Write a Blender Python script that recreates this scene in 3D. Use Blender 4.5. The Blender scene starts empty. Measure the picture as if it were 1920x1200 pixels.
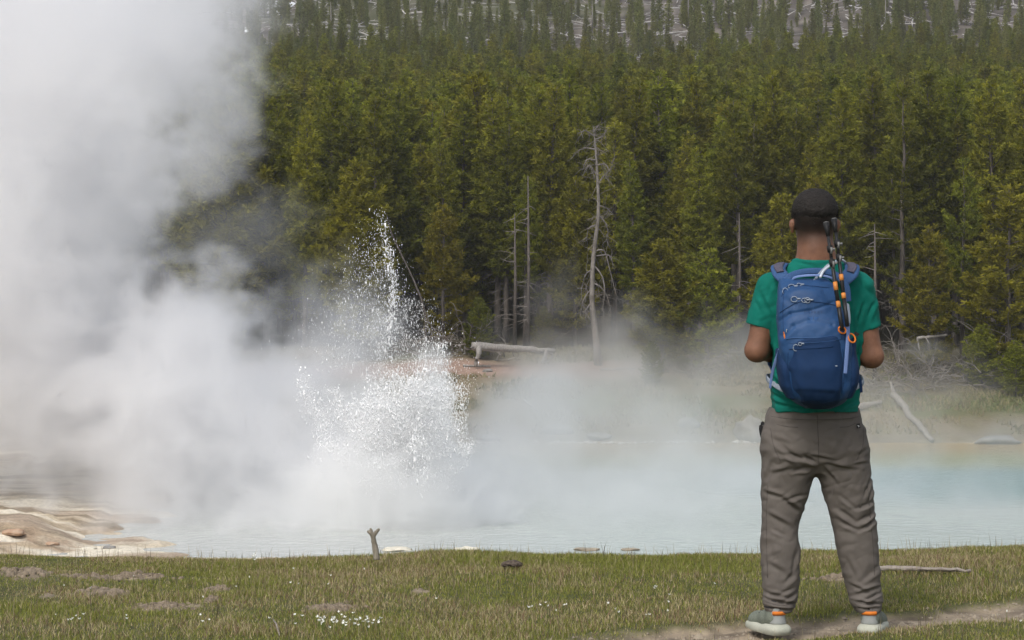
import bpy, math, random
import numpy as np
from mathutils import Vector, Matrix

# ------------------------------------------------------------------ camera, sky, sun, exposure
FP = 5000.0            # focal length in photo pixels (photo is 1920 wide)
CZ = 1.62              # eye height above the meadow
HY = 433.0             # photo row of the horizon
scene = bpy.context.scene
COL = scene.collection
cam_d = bpy.data.cameras.new("camera"); cam = bpy.data.objects.new("camera", cam_d); COL.objects.link(cam)
cam.location = (0, 0, CZ); cam.rotation_euler = (math.radians(90), 0, 0)
cam_d.sensor_width = 36.0; cam_d.lens = FP / 1920 * 36.0
cam_d.shift_y = (HY - 600.0) / 1920.0
cam_d.clip_start = 0.1; cam_d.clip_end = 5000
cam_d.dof.use_dof = False
scene.camera = cam

world = bpy.data.worlds.new("World"); scene.world = world; world.use_nodes = True
wn = world.node_tree; wn.nodes.clear()
SUN_EL, SUN_ROT = math.radians(50), math.radians(205)
sky = wn.nodes.new("ShaderNodeTexSky"); sky.sky_type = 'NISHITA'; sky.sun_disc = False
sky.sun_elevation = SUN_EL; sky.sun_rotation = SUN_ROT; sky.air_density = 1.2; sky.dust_density = 4.0; sky.ozone_density = 1.0
hsv = wn.nodes.new("ShaderNodeHueSaturation"); hsv.inputs['Saturation'].default_value = 0.55
bg = wn.nodes.new("ShaderNodeBackground"); bg.inputs['Strength'].default_value = 0.15
wo = wn.nodes.new("ShaderNodeOutputWorld")
wn.links.new(sky.outputs[0], hsv.inputs['Color']); wn.links.new(hsv.outputs[0], bg.inputs[0]); wn.links.new(bg.outputs[0], wo.inputs[0])
sun_d = bpy.data.lights.new("sun", 'SUN'); sun = bpy.data.objects.new("sun", sun_d); COL.objects.link(sun)
sun_d.energy = 1.5; sun_d.angle = math.radians(14); sun_d.color = (1.0, 0.985, 0.96)
sdir = Vector((math.sin(SUN_ROT) * math.cos(SUN_EL), math.cos(SUN_ROT) * math.cos(SUN_EL), math.sin(SUN_EL)))
sun.rotation_euler = sdir.to_track_quat('Z', 'Y').to_euler()
vs = scene.view_settings; vs.view_transform = 'Standard'; vs.look = 'None'; vs.gamma = 1.0; vs.use_curve_mapping = False
vs.exposure = 0.32
cy = scene.cycles
cy.max_bounces = 16; cy.diffuse_bounces = 3; cy.glossy_bounces = 3; cy.transmission_bounces = 4; cy.transparent_max_bounces = 16
cy.volume_bounces = 10; cy.volume_step_rate = 2.5; cy.volume_max_steps = 256
cy.use_denoising = True
cy.use_adaptive_sampling = True; cy.adaptive_threshold = 0.03
cy.sample_clamp_indirect = 8.0

# ------------------------------------------------------------------ helpers
rng = np.random.default_rng(7)
_perm = np.random.default_rng(3).permutation(256).astype(np.int64)
_perm = np.concatenate([_perm, _perm, _perm])
_val = np.random.default_rng(5).random(256).astype(np.float32)

def vnoise(x, y, z=0.0):
    x, y, z = np.broadcast_arrays(np.asarray(x, np.float32), np.asarray(y, np.float32), np.asarray(z, np.float32))
    xi = np.floor(x).astype(np.int64); yi = np.floor(y).astype(np.int64); zi = np.floor(z).astype(np.int64)
    fx = x - xi; fy = y - yi; fz = z - zi
    fx = fx * fx * (3 - 2 * fx); fy = fy * fy * (3 - 2 * fy); fz = fz * fz * (3 - 2 * fz)
    xi &= 255; yi &= 255; zi &= 255
    def h(a, b, c):
        return _val[_perm[_perm[_perm[(xi + a) & 255] + ((yi + b) & 255)] + ((zi + c) & 255)]]
    def lx(b, c):
        return h(0, b, c) * (1 - fx) + h(1, b, c) * fx
    a = lx(0, 0) * (1 - fy) + lx(1, 0) * fy
    b = lx(0, 1) * (1 - fy) + lx(1, 1) * fy
    return (a * (1 - fz) + b * fz) * 2 - 1

def fbm(x, y, z=0.0, octv=4, gain=0.5, lac=2.03):
    s = 0; a = 1; t = 0
    x = np.asarray(x, np.float32); y = np.asarray(y, np.float32); z = np.asarray(z, np.float32)
    for i in range(octv):
        s = s + a * vnoise(x + 17.3 * i, y + 5.1 * i, z + 9.7 * i); t += a; a *= gain
        x = x * lac; y = y * lac; z = z * lac
    return s / t

def sstep(a, b, x):
    t = np.clip((x - a) / (b - a), 0, 1)
    return t * t * (3 - 2 * t)

def WP(px, py, Y):
    """world point at depth Y that the photo shows at column px, row py"""
    return np.array([(px - 960.0) / FP * Y, Y, CZ - (py - HY) / FP * Y])

def link(o, parent=None):
    COL.objects.link(o)
    if parent is not None: o.parent = parent
    return o

def mk_mesh(name, v, f, mat=None, smooth=True, attrs=None, cols=None):
    """v (n,3); f (m,k) array or list of arrays with different k"""
    me = bpy.data.meshes.new(name)
    v = np.ascontiguousarray(v, np.float32)
    fl = f if isinstance(f, list) else [f]
    fl = [np.asarray(a, np.int32) for a in fl if len(a)]
    me.vertices.add(len(v)); me.vertices.foreach_set('co', v.ravel())
    nl = sum(a.size for a in fl); nf = sum(len(a) for a in fl)
    me.loops.add(nl); me.polygons.add(nf)
    me.loops.foreach_set('vertex_index', np.concatenate([a.ravel() for a in fl]))
    tot = np.concatenate([np.full(len(a), a.shape[1], np.int32) for a in fl])
    st = np.concatenate([[0], np.cumsum(tot)[:-1]]).astype(np.int32)
    me.polygons.foreach_set('loop_start', st); me.polygons.foreach_set('loop_total', tot)
    me.polygons.foreach_set('use_smooth', np.full(nf, smooth, bool))
    for k, a in (attrs or {}).items():
        at = me.attributes.new(k, 'FLOAT', 'POINT'); at.data.foreach_set('value', np.ascontiguousarray(a, np.float32))
    for k, a in (cols or {}).items():
        at = me.attributes.new(k, 'FLOAT_COLOR', 'POINT')
        c = np.ones((len(v), 4), np.float32); c[:, :3] = a; at.data.foreach_set('color', c.ravel())
    me.update(calc_edges=True)
    if mat: me.materials.append(mat)
    return me

def obj(name, me, parent=None, loc=None):
    o = bpy.data.objects.new(name, me); link(o, parent)
    if loc is not None: o.location = loc
    return o

def thing(name, label, cat, loc=(0, 0, 0), group=None, rz=0.0):
    o = bpy.data.objects.new(name, None); link(o); o.empty_display_size = 0.2
    o.location = loc; o.rotation_euler = (0, 0, rz)
    o['label'] = label; o['category'] = cat
    if group: o['group'] = group
    return o

def tag(o, label=None, cat=None, group=None, kind=None):
    if label: o['label'] = label
    if cat: o['category'] = cat
    if group: o['group'] = group
    if kind: o['kind'] = kind
    return o

class MB:
    """collects triangles/quads"""
    def __init__(s): s.v = []; s.t = []; s.q = []; s.n = 0; s.a = []
    def add(s, v, f, a=0.0):
        v = np.asarray(v, np.float32); f = np.asarray(f, np.int32)
        if len(f):
            (s.t if f.shape[1] == 3 else s.q).append(f + s.n)
        s.v.append(v); s.n += len(v)
        s.a.append(np.broadcast_to(np.asarray(a, np.float32), (len(v),)))
    def tube(s, pts, rad, k=6, a=0.0, cap=True, flat=1.0, up=(0, 0, 1)):
        pts = np.asarray(pts, float); n = len(pts)
        rad = np.broadcast_to(np.asarray(rad, float), (n,))
        d = np.gradient(pts, axis=0); d /= np.linalg.norm(d, axis=1)[:, None] + 1e-9
        u = np.asarray(up, float); u = np.where(np.abs(d @ u)[:, None] > .95, np.array([[1., 0, 0]]), u[None])
        e1 = np.cross(d, u); e1 /= np.linalg.norm(e1, axis=1)[:, None] + 1e-9
        e2 = np.cross(d, e1)
        th = np.arange(k) / k * 2 * np.pi
        ring = pts[:, None] + rad[:, None, None] * (np.cos(th)[None, :, None] * e1[:, None] + flat * np.sin(th)[None, :, None] * e2[:, None])
        v = ring.reshape(-1, 3)
        i = np.arange(n - 1)[:, None] * k; j = np.arange(k)[None]
        q = np.stack([i + j, i + (j + 1) % k, i + k + (j + 1) % k, i + k + j], -1).reshape(-1, 4)
        s.add(v, q, a)
        if cap:
            b = s.n - n * k
            c0 = np.arange(k); 
            s.v.append(np.array([pts[0], pts[-1]], np.float32)); s.a.append(np.broadcast_to(np.float32(a if np.ndim(a) == 0 else 0), (2,)))
            m = s.n; s.n += 2
            s.t.append(np.stack([b + (c0 + 1) % k, b + c0, np.full(k, m)], -1).astype(np.int32))
            e = b + (n - 1) * k
            s.t.append(np.stack([e + c0, e + (c0 + 1) % k, np.full(k, m + 1)], -1).astype(np.int32))
    def box(s, c, sz, R=None, a=0.0):
        c = np.asarray(c, float); h = np.asarray(sz, float) / 2
        v = np.array([[x, y, z] for x in (-1, 1) for y in (-1, 1) for z in (-1, 1)]) * h
        if R is not None: v = v @ np.asarray(R).T
        s.add(v + c, [[0, 1, 3, 2], [4, 6, 7, 5], [0, 4, 5, 1], [2, 3, 7, 6], [0, 2, 6, 4], [1, 5, 7, 3]], a)
    def mesh(s, name, mat, smooth=True, org=(0, 0, 0), attr='rnd'):
        v = np.concatenate(s.v) - np.asarray(org, np.float32)
        fl = []
        if s.t: fl.append(np.concatenate(s.t))
        if s.q: fl.append(np.concatenate(s.q))
        return mk_mesh(name, v, fl, mat, smooth, {attr: np.concatenate(s.a)})
    def build(s, name, mat, parent=None, smooth=True, org=(0, 0, 0), loc=None):
        return obj(name, s.mesh(name, mat, smooth, org), parent, loc)

def spline(pts, n):
    """Catmull-Rom through pts"""
    P = np.asarray(pts, float); P = np.vstack([2 * P[0] - P[1], P, 2 * P[-1] - P[-2]])
    m = len(P) - 3; out = []
    for t in np.linspace(0, m - 1e-6, n):
        i = int(t); u = t - i; a, b, c, d = P[i:i + 4]
        out.append(0.5 * ((2 * b) + (-a + c) * u + (2 * a - 5 * b + 4 * c - d) * u * u + (-a + 3 * b - 3 * c + d) * u ** 3))
    return np.array(out)

# -------- signed distance grids and surface nets
class SDF:
    def __init__(s, lo, hi, h):
        s.lo = np.asarray(lo, float); s.h = h
        s.n = np.ceil((np.asarray(hi, float) - s.lo) / h).astype(int) + 1
        s.F = np.full(s.n, 1.0, np.float32)
        s.ax = [s.lo[i] + h * np.arange(s.n[i]) for i in range(3)]
    def sub(s, lo, hi):
        a = np.clip(np.floor((np.asarray(lo) - s.lo) / s.h).astype(int), 0, s.n)
        b = np.clip(np.ceil((np.asarray(hi) - s.lo) / s.h).astype(int) + 1, 0, s.n)
        sl = tuple(slice(a[i], b[i]) for i in range(3))
        g = np.meshgrid(*[s.ax[i][sl[i]].astype(np.float32) for i in range(3)], indexing='ij', sparse=True)
        return sl, g
    def comb(s, sl, f, k=0.0, op='u'):
        A = s.F[sl]
        if op == 'u':
            if k > 0:
                h = np.clip(0.5 + 0.5 * (A - f) / k, 0, 1); s.F[sl] = A * (1 - h) + f * h - k * h * (1 - h)
            else: s.F[sl] = np.minimum(A, f)
        elif op == 's':
            f = -f
            if k > 0:
                h = np.clip(0.5 - 0.5 * (A - f) / k, 0, 1); s.F[sl] = A * (1 - h) + f * h + k * h * (1 - h)
            else: s.F[sl] = np.maximum(A, f)
        elif op == 'i': s.F[sl] = np.maximum(A, f)
    def caps(s, a, b, ra, rb=None, k=0.0, op='u', pad=0.05):
        rb = ra if rb is None else rb; a = np.asarray(a, float); b = np.asarray(b, float)
        r = max(ra, rb) + pad + k
        sl, (x, y, z) = s.sub(np.minimum(a, b) - r, np.maximum(a, b) + r)
        d = b - a; L = float(d @ d) + 1e-12
        t = np.clip(((x - a[0]) * d[0] + (y - a[1]) * d[1] + (z - a[2]) * d[2]) / L, 0, 1)
        f = np.sqrt((x - a[0] - t * d[0]) ** 2 + (y - a[1] - t * d[1]) ** 2 + (z - a[2] - t * d[2]) ** 2) - (ra + (rb - ra) * t)
        s.comb(sl, f.astype(np.float32), k, op)
    def path(s, pts, rad, k=0.0, op='u'):
        rad = np.broadcast_to(np.asarray(rad, float), (len(pts),))
        for i in range(len(pts) - 1): s.caps(pts[i], pts[i + 1], rad[i], rad[i + 1], k, op)
    def ell(s, c, r, k=0.0, op='u', R=None, p=2.0, pad=0.04):
        c = np.asarray(c, float); r = np.asarray(r, float); m = r.max() if R is not None else r
        sl, (x, y, z) = s.sub(c - m - pad - k, c + m + pad + k)
        X, Yy, Z = x - c[0], y - c[1], z - c[2]
        if R is not None:
            R = np.asarray(R); X, Yy, Z = (R[0, i] * X + R[1, i] * Yy + R[2, i] * Z for i in range(3))
        q = (np.abs(X / r[0]) ** p + np.abs(Yy / r[1]) ** p + np.abs(Z / r[2]) ** p) ** (1 / p)
        s.comb(sl, ((q - 1) * r.min()).astype(np.float32), k, op)
    def table(s, rows, k=0.0, op='u', p=2.3, cap=0.01):
        """rows: (z, cx, hw, cy, hd) sorted any way; loft of superellipses along z"""
        R = np.array(sorted(rows)); zlo, zhi = R[0, 0], R[-1, 0]
        lo = (np.min(R[:, 1] - R[:, 2]) - .05, np.min(R[:, 3] - R[:, 4]) - .05, zlo - .05)
        hi = (np.max(R[:, 1] + R[:, 2]) + .05, np.max(R[:, 3] + R[:, 4]) + .05, zhi + .05)
        sl, (x, y, z) = s.sub(lo, hi)
        zz = z.ravel(); kk = np.ones(5) / 5
        def I(c):
            a = np.interp(zz, R[:, 0], R[:, c]); e = np.pad(a, 2, 'edge'); return np.convolve(e, kk, 'valid')[None, None, :].astype(np.float32)
        cx, hw, cy_, hd = I(1), I(2), I(3), I(4)
        q = (np.abs((x - cx) / hw) ** p + np.abs((y - cy_) / hd) ** p) ** (1 / p)
        f = (q - 1) * np.minimum(hw, hd)
        dz = np.maximum(zlo - z, z - zhi)
        f = np.where((f > 0) & (dz > 0), np.sqrt(np.maximum(f, 0) ** 2 + np.maximum(dz, 0) ** 2), np.maximum(f, dz))
        s.comb(sl, f.astype(np.float32), k, op)
    def cut(s, fn):
        """intersect with fn(x,y,z) <= 0"""
        sl, (x, y, z) = s.sub(s.lo, s.lo + s.h * s.n)
        s.F = np.maximum(s.F, np.broadcast_to(fn(x, y, z), s.F.shape).astype(np.float32))
    def nets(s, smooth=1):
        F = s.F; n = F.shape
        ins = F < 0
        c = np.zeros(tuple(m - 1 for m in n), np.int8)
        for dx in (0, 1):
            for dy in (0, 1):
                for dz in (0, 1):
                    c += ins[dx:n[0] - 1 + dx, dy:n[1] - 1 + dy, dz:n[2] - 1 + dz]
        act = (c > 0) & (c < 8)
        I = np.argwhere(act); idx = np.full(c.shape, -1, np.int32); idx[act] = np.arange(len(I))
        acc = np.zeros((len(I), 3)); cnt = np.zeros(len(I))
        for ax in range(3):
            for p in (0, 1):
                for q in (0, 1):
                    o = [0, 0, 0]; oa = [a for a in range(3) if a != ax]; o[oa[0]] = p; o[oa[1]] = q
                    A = I + o; B = A.copy(); B[:, ax] += 1
                    fa = F[A[:, 0], A[:, 1], A[:, 2]]; fb = F[B[:, 0], B[:, 1], B[:, 2]]
                    m = (fa < 0) != (fb < 0)
                    t = fa[m] / (fa[m] - fb[m])
                    P = np.tile(np.array(o, float), (m.sum(), 1)); P[:, ax] += t
                    acc[m] += P; cnt[m] += 1
        V = s.lo + s.h * (I + acc / cnt[:, None])
        quads = []
        for ax in range(3):
            oa = [a for a in range(3) if a != ax]
            sl0 = [slice(0, n[i]) for i in range(3)]; sl1 = list(sl0)
            sl0[ax] = slice(0, n[ax] - 1); sl1[ax] = slice(1, n[ax])
            cr = ins[tuple(sl0)] != ins[tuple(sl1)]
            E = np.argwhere(cr)
            E = E[(E[:, oa[0]] > 0) & (E[:, oa[1]] > 0) & (E[:, oa[0]] < n[oa[0]] - 1) & (E[:, oa[1]] < n[oa[1]] - 1)]
            d = np.zeros((4, 3), int); d[1, oa[0]] = -1; d[2, oa[0]] = -1; d[2, oa[1]] = -1; d[3, oa[1]] = -1
            Q = np.stack([idx[tuple((E + d[i]).T)] for i in range(4)], -1)
            fl = ins[tuple(E.T)]
            if ax == 1: fl = ~fl
            Q[~fl] = Q[~fl][:, ::-1]
            quads.append(Q)
        Q = np.concatenate(quads); Q = Q[(Q >= 0).all(1)]
        for _ in range(smooth): V = lap(V, Q, 0.5)
        return V, Q

def lap(V, Q, w):
    S = np.zeros_like(V); C = np.zeros(len(V))
    for i in range(4):
        a, b = Q[:, i], Q[:, (i + 1) % 4]
        for c in range(3):
            S[:, c] += np.bincount(a, V[b, c], len(V)) + np.bincount(b, V[a, c], len(V))
        C += np.bincount(a, minlength=len(V)) + np.bincount(b, minlength=len(V))
    return V * (1 - w) + w * S / np.maximum(C, 1)[:, None]

def vnorm(V, Q):
    N = np.zeros_like(V)
    fn = np.cross(V[Q[:, 2]] - V[Q[:, 0]], V[Q[:, 3]] - V[Q[:, 1]])
    for i in range(4):
        for c in range(3): N[:, c] += np.bincount(Q[:, i], fn[:, c], len(V))
    return N / (np.linalg.norm(N, axis=1)[:, None] + 1e-9)

def seg2(px, pz, a, b):
    d = np.array(b, float) - np.array(a, float); L = d @ d + 1e-9
    t = np.clip(((px - a[0]) * d[0] + (pz - a[1]) * d[1]) / L, 0, 1)
    return np.hypot(px - a[0] - t * d[0], pz - a[1] - t * d[1]), t

# ------------------------------------------------------------------ materials
def lin(c):
    c = np.asarray(c, float) / 255.0
    return tuple(np.where(c <= 0.04045, c / 12.92, ((c + 0.055) / 1.055) ** 2.4))

def pmat(name, stops, scale=5.0, rough=0.8, bump=0.0, bscale=None, attr=None, attr_cols=None, objrnd=0.0, detail=6, spec=0.3,
         coord='Object', trans=0.0, stretch=None, sheen=0.0, attr_mul=None, metal=0.0, bdist=0.02):
    m = bpy.data.materials.new(name); m.use_nodes = True; nt = m.node_tree; nt.nodes.clear(); N = nt.nodes.new; L = nt.links.new
    out = N('ShaderNodeOutputMaterial'); b = N('ShaderNodeBsdfPrincipled'); L(b.outputs[0], out.inputs[0])
    b.inputs['Roughness'].default_value = rough; b.inputs['Specular IOR Level'].default_value = spec; b.inputs['Metallic'].default_value = metal
    if sheen: b.inputs['Sheen Weight'].default_value = sheen; b.inputs['Sheen Roughness'].default_value = 0.5
    tc = N('ShaderNodeTexCoord'); src = tc.outputs[coord]
    if stretch:
        mp = N('ShaderNodeMapping'); mp.inputs['Scale'].default_value = stretch; L(src, mp.inputs[0]); src = mp.outputs[0]
    nz = N('ShaderNodeTexNoise'); nz.inputs['Scale'].default_value = scale; nz.inputs['Detail'].default_value = detail; nz.inputs['Roughness'].default_value = 0.6
    L(src, nz.inputs['Vector'])
    cr = N('ShaderNodeValToRGB'); el = cr.color_ramp.elements
    n = len(stops)
    for i, c in enumerate(stops):
        p = 0.3 + 0.4 * i / max(n - 1, 1)
        if i < 2: e = el[i]; e.position = p
        else: e = el.new(p)
        e.color = (*c, 1)
    if n == 1: el[1].color = (*stops[0], 1)
    L(nz.outputs[0], cr.inputs[0]); col = cr.outputs[0]
    if attr and attr_cols:
        at = N('ShaderNodeAttribute'); at.attribute_name = attr
        mx = N('ShaderNodeMix'); mx.data_type = 'RGBA'
        L(at.outputs['Fac'], mx.inputs[0]); L(col, mx.inputs[6]); mx.inputs[7].default_value = (*attr_cols, 1); col = mx.outputs[2]
    if attr_mul:
        at = N('ShaderNodeAttribute'); at.attribute_name = attr_mul
        mx = N('ShaderNodeMix'); mx.data_type = 'RGBA'; mx.blend_type = 'MULTIPLY'; mx.inputs[0].default_value = 1
        L(col, mx.inputs[6]); L(at.outputs['Color'], mx.inputs[7]); col = mx.outputs[2]
    if objrnd:
        oi = N('ShaderNodeObjectInfo'); mr = N('ShaderNodeMapRange'); mr.inputs[3].default_value = 1 - objrnd; mr.inputs[4].default_value = 1 + objrnd
        L(oi.outputs['Random'], mr.inputs[0])
        hs = N('ShaderNodeHueSaturation'); L(mr.outputs[0], hs.inputs['Value']); L(col, hs.inputs['Color'])
        mr2 = N('ShaderNodeMapRange'); mr2.inputs[3].default_value = 0.5 + 0.12 * objrnd; mr2.inputs[4].default_value = 0.5 - 0.12 * objrnd
        L(oi.outputs['Random'], mr2.inputs[0]); L(mr2.outputs[0], hs.inputs['Hue']); col = hs.outputs[0]
    L(col, b.inputs['Base Color'])
    if trans:
        tr = N('ShaderNodeBsdfTranslucent'); L(col, tr.inputs[0]); ms = N('ShaderNodeMixShader'); ms.inputs[0].default_value = trans
        L(b.outputs[0], ms.inputs[1]); L(tr.outputs[0], ms.inputs[2]); L(ms.outputs[0], out.inputs[0])
    if bump:
        n2 = N('ShaderNodeTexNoise'); n2.inputs['Scale'].default_value = bscale or scale * 4; n2.inputs['Detail'].default_value = 5
        L(src, n2.inputs['Vector'])
        bp = N('ShaderNodeBump'); bp.inputs['Strength'].default_value = bump; bp.inputs['Distance'].default_value = bdist
        L(n2.outputs[0], bp.inputs['Height']); L(bp.outputs[0], b.inputs['Normal'])
    return m
STEAM = True
# ------------------------------------------------------------------ terrain
POOL_Z = -5.98
_ex = (np.array([-3000, 0, 300, 500, 700, 840, 1000, 1400, 1700, 1920, 5000]) - 960.0) / FP * 13.2
_ez = CZ - (np.array([1042, 1038, 1042, 1047, 1040, 1031, 1036, 1032, 1026, 1017, 1000]) - HY) / FP * 13.2 - 0.03

def bank_y(X): return 95.7 + 0.5 * fbm(X * .35, 3.3, 0, 3)
def pool_left(Y): return -9.9 + (Y - 62) * -0.02 + 2.2 * fbm(Y * .3, 7.7, 0, 4) + 1.0 * sstep(70, 62, Y)

def edge_y(X): # where the forest begins
    return 110.5 - 8.0 * sstep(11.5, 17.5, X) + 1.0 * fbm(X * .2, 1.5, 0, 2)

_hy = np.array([95, 98, 102, 110, 130, 150, 200, 260, 290, 320, 350, 380, 450, 620, 900, 1500.])
_hz = np.array([-6.2, -5.25, -4.6, -3.4, -2.4, -0.7, 5.0, 12.2, 16.5, 22.5, 29., 36., 53., 92., 165., 290.])

def path_mask(X, Y):
    px = np.array([0.0, 0.45, 1.25, 1.75, 2.4, 3.5]); py = np.array([10.5, 10.6, 10.93, 11.15, 11.5, 11.9])
    c = np.interp(X, px, py); w = 0.25 + 0.10 * fbm(X * 3, 0.3, 0, 2)
    return sstep(1.25, 0.75, np.abs(Y - c) / w + 0.35 * fbm(X * 9, Y * 9, 0, 3)) * sstep(0.2, 0.5, X + 0.2 * fbm(X * 5, Y * 5))

DIRT = [(45, 1076, 60, 12), (215, 1079, 110, 8), (405, 1101, 38, 7), (190, 1112, 60, 8), (300, 1142, 75, 16), (625, 1146, 62, 12), (395, 1128, 20, 6),
        (1590, 1090, 70, 6), (1690, 1036, 30, 4), (790, 1110, 26, 5), (90, 1120, 30, 6)]
def gy(py): return (CZ - 0.0) * FP / (py - HY)
def dirt_mask(X, Y):
    m = np.zeros(np.broadcast(X, Y).shape)
    for (px, py, rx, ry) in DIRT:
        y0 = gy(py); x0 = (px - 960) / FP * y0; ax = rx / FP * y0; ay = max(ry * y0 * y0 / (FP * CZ), 0.05)
        r = np.sqrt(((X - x0) / ax) ** 2 + ((Y - y0) / ay) ** 2)
        m = np.maximum(m, sstep(1.0, 0.55, r + .25 + 0.85 * fbm(X * 9, Y * 11, 0, 4)))
    return m

def zg(X, Y):
    X, Y = np.broadcast_arrays(np.asarray(X, float), np.asarray(Y, float))
    E = np.interp(X * 13.2 / np.maximum(Y, 6), _ex, _ez) * (Y < 30) + 0.0
    z = E * sstep(11.3, 13.0, Y) + 0.02 * fbm(X * 1.1, Y * 1.1, 0, 3) + 0.006 * fbm(X * 7, Y * 7, 2, 2)
    dm = dirt_mask(X, Y)
    z = z + dm * (0.012 + 0.022 * fbm(X * 22, Y * 22, 0, 4)) - 0.03 * path_mask(X, Y) + .008 * path_mask(X, Y) * fbm(X * 16, Y * 16, 1, 3)
    s = np.clip(Y - 13.15, 0, None)
    z = z - np.where(s > 0, 0.30 * s * s / (s + 0.8), 0)
    # flats round the pool
    flat = POOL_Z + 0.10 + 0.09 * fbm(X * .5, Y * .35, 0, 4) + .05 * fbm(X * 2.2, Y * 2.6, 5, 3)
    t = fbm(X * .22 + 5, Y * .12, 3, 3) * 5 + (Y - 62) * .10        # sinter terraces
    flat = flat + 0.13 * (np.floor(t) + sstep(.72, 1.0, t - np.floor(t))) * sstep(-8.5, -11.5, X)
    flat = flat + 0.10 * np.exp(-(((X + 11.6) / 1.3) ** 2 + ((Y - 64.2) / 1.2) ** 2)) * (1 + .5 * fbm(X * 3, Y * 3, 0, 3))
    z = np.maximum(z, np.where(Y < 75, flat, -99))
    z = np.where(Y >= 40, np.maximum(flat, -99), z)
    # basin
    near = 61.3 + 0.8 * fbm(X * .3, 9.1, 0, 3)
    pl = pool_left(Y)
    ins = sstep(0, 1.6, Y - near) * sstep(0, 3.5, X - pl + 1.6 * fbm(X * .7, Y * .9, 4, 3)) * sstep(0, .5, bank_y(X) - Y)
    z = np.where(Y > 50, z * (1 - ins) + (POOL_Z - 0.9) * ins, z)
    # far bank and hills
    far = np.interp(Y - 95.7 + (95.7 - bank_y(X)) * 0 , _hy - 95.7, _hz)
    rough = 0.28 * fbm(X * .35, Y * .35, 1, 4) * sstep(96, 99, Y) * sstep(0, 8, Y - 96)
    hillr = 2.5 * fbm(X * .02, Y * .012, 4, 3) * sstep(200, 330, Y) + .9 * fbm(X * .07, Y * .07, 2, 3) * sstep(150, 260, Y)
    lip = 0.28 * sstep(0, .5, Y - bank_y(X))
    far = np.maximum(far, POOL_Z + lip * 0.9) + rough + hillr
    z = np.where(Y > bank_y(X), far, z)
    # low ground round the left of the pool joins the far bank
    return z

def grid_axis_y():
    a = [np.arange(-80, 8, 4.0), np.arange(8, 9.6, .1), np.arange(9.6, 14, .02), np.arange(14, 16, .1), np.arange(16, 56, 1.0), np.arange(56, 118, .22),
         np.arange(118, 200, 1.5), np.arange(200, 460, 2.5), np.arange(460, 1000, 12), np.arange(1000, 1600, 60)]
    return np.concatenate(a)
YS = grid_axis_y()
NXU = 256
u = np.linspace(-1, 1, NXU); us = np.sign(u) * (0.26 * np.abs(u) + 0.74 * np.abs(u) ** 5)
W = np.interp(YS, [-80, 8, 16, 56, 118, 460, 1600], [80, 10, 13, 70, 100, 330, 1200])
# near rows: spread fine in x over the frame
X = us[None] * W[:, None]; Y = np.repeat(YS[:, None], NXU, 1)
near = (YS < 16)
X[near] = (u[None] * 0.28 + 0.72 * (u ** 7)[None]) * np.interp(YS[near], [-80, 8, 16], [80, 10, 14])[:, None]
Z = zg(X, Y)
nr, nc = X.shape
V = np.stack([X, Y, Z], -1).reshape(-1, 3)
i = np.arange(nr - 1)[:, None] * nc; j = np.arange(nc - 1)[None]
Q = np.stack([i + j, i + j + 1, i + nc + j + 1, i + nc + j], -1).reshape(-1, 4)
x, y, z = V.T
# true colours of the ground by zone
def C3(*c): return np.array(c)[None]
def mixc(a, b, t): return a * (1 - t[:, None]) + b * t[:, None]
n1 = fbm(x * .8, y * .8, 0, 4); n2 = fbm(x * 3.1, y * 3.1, 5, 4); n3 = fbm(x * 14, y * 14, 2, 3)
col = np.tile(C3(.075, .08, .028), (len(V), 1))                     # meadow soil under grass
col = mixc(col, C3(.17, .15, .10), np.clip(.3 + n2 * .6, 0, 1) * .5)
dirtc = mixc(np.tile(C3(.34, .275, .195), (len(V), 1)), C3(.15, .118, .088), np.clip(.5 + n3 * .9, 0, 1))
dm = np.maximum(dirt_mask(x, y), path_mask(x, y)) * (y < 14)
col = mixc(col, dirtc, dm)
# sinter
sin = mixc(np.tile(C3(.50, .44, .34), (len(V), 1)), C3(.40, .31, .20), np.clip(.5 + fbm(x * .5, y * .25, 8, 4) * 1.4, 0, 1))
sin = mixc(sin, C3(.40, .34, .27), sstep(.0, .4, fbm(x * .35 + 9, y * .3, 4, 3)) * .8)
sin = mixc(sin, C3(.27, .19, .13), np.exp(-(((x + 11.6) / 1.9) ** 2 + ((y - 63.6) / 1.4) ** 2)) * np.clip(.6 + n2, 0, 1))
sin = mixc(sin, C3(.24, .18, .12), sstep(.15, .5, fbm(x * .25, y * .6, 12, 4)) * .7)
stk = fbm(x * .55, y * 2.2, 21, 4)
sin = mixc(sin, C3(.20, .155, .105), sstep(.05, .25, stk) * .9); sin = mixc(sin, C3(.62, .57, .47), sstep(-.05, -.3, stk) * .9)
sin = mixc(sin, C3(.33, .26, .20), sstep(.1, .4, fbm(x * .4, y * 1.1, 33, 3)) * .7)
sg = sstep(38, 50, y)
col = mixc(col, sin, sg)
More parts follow.
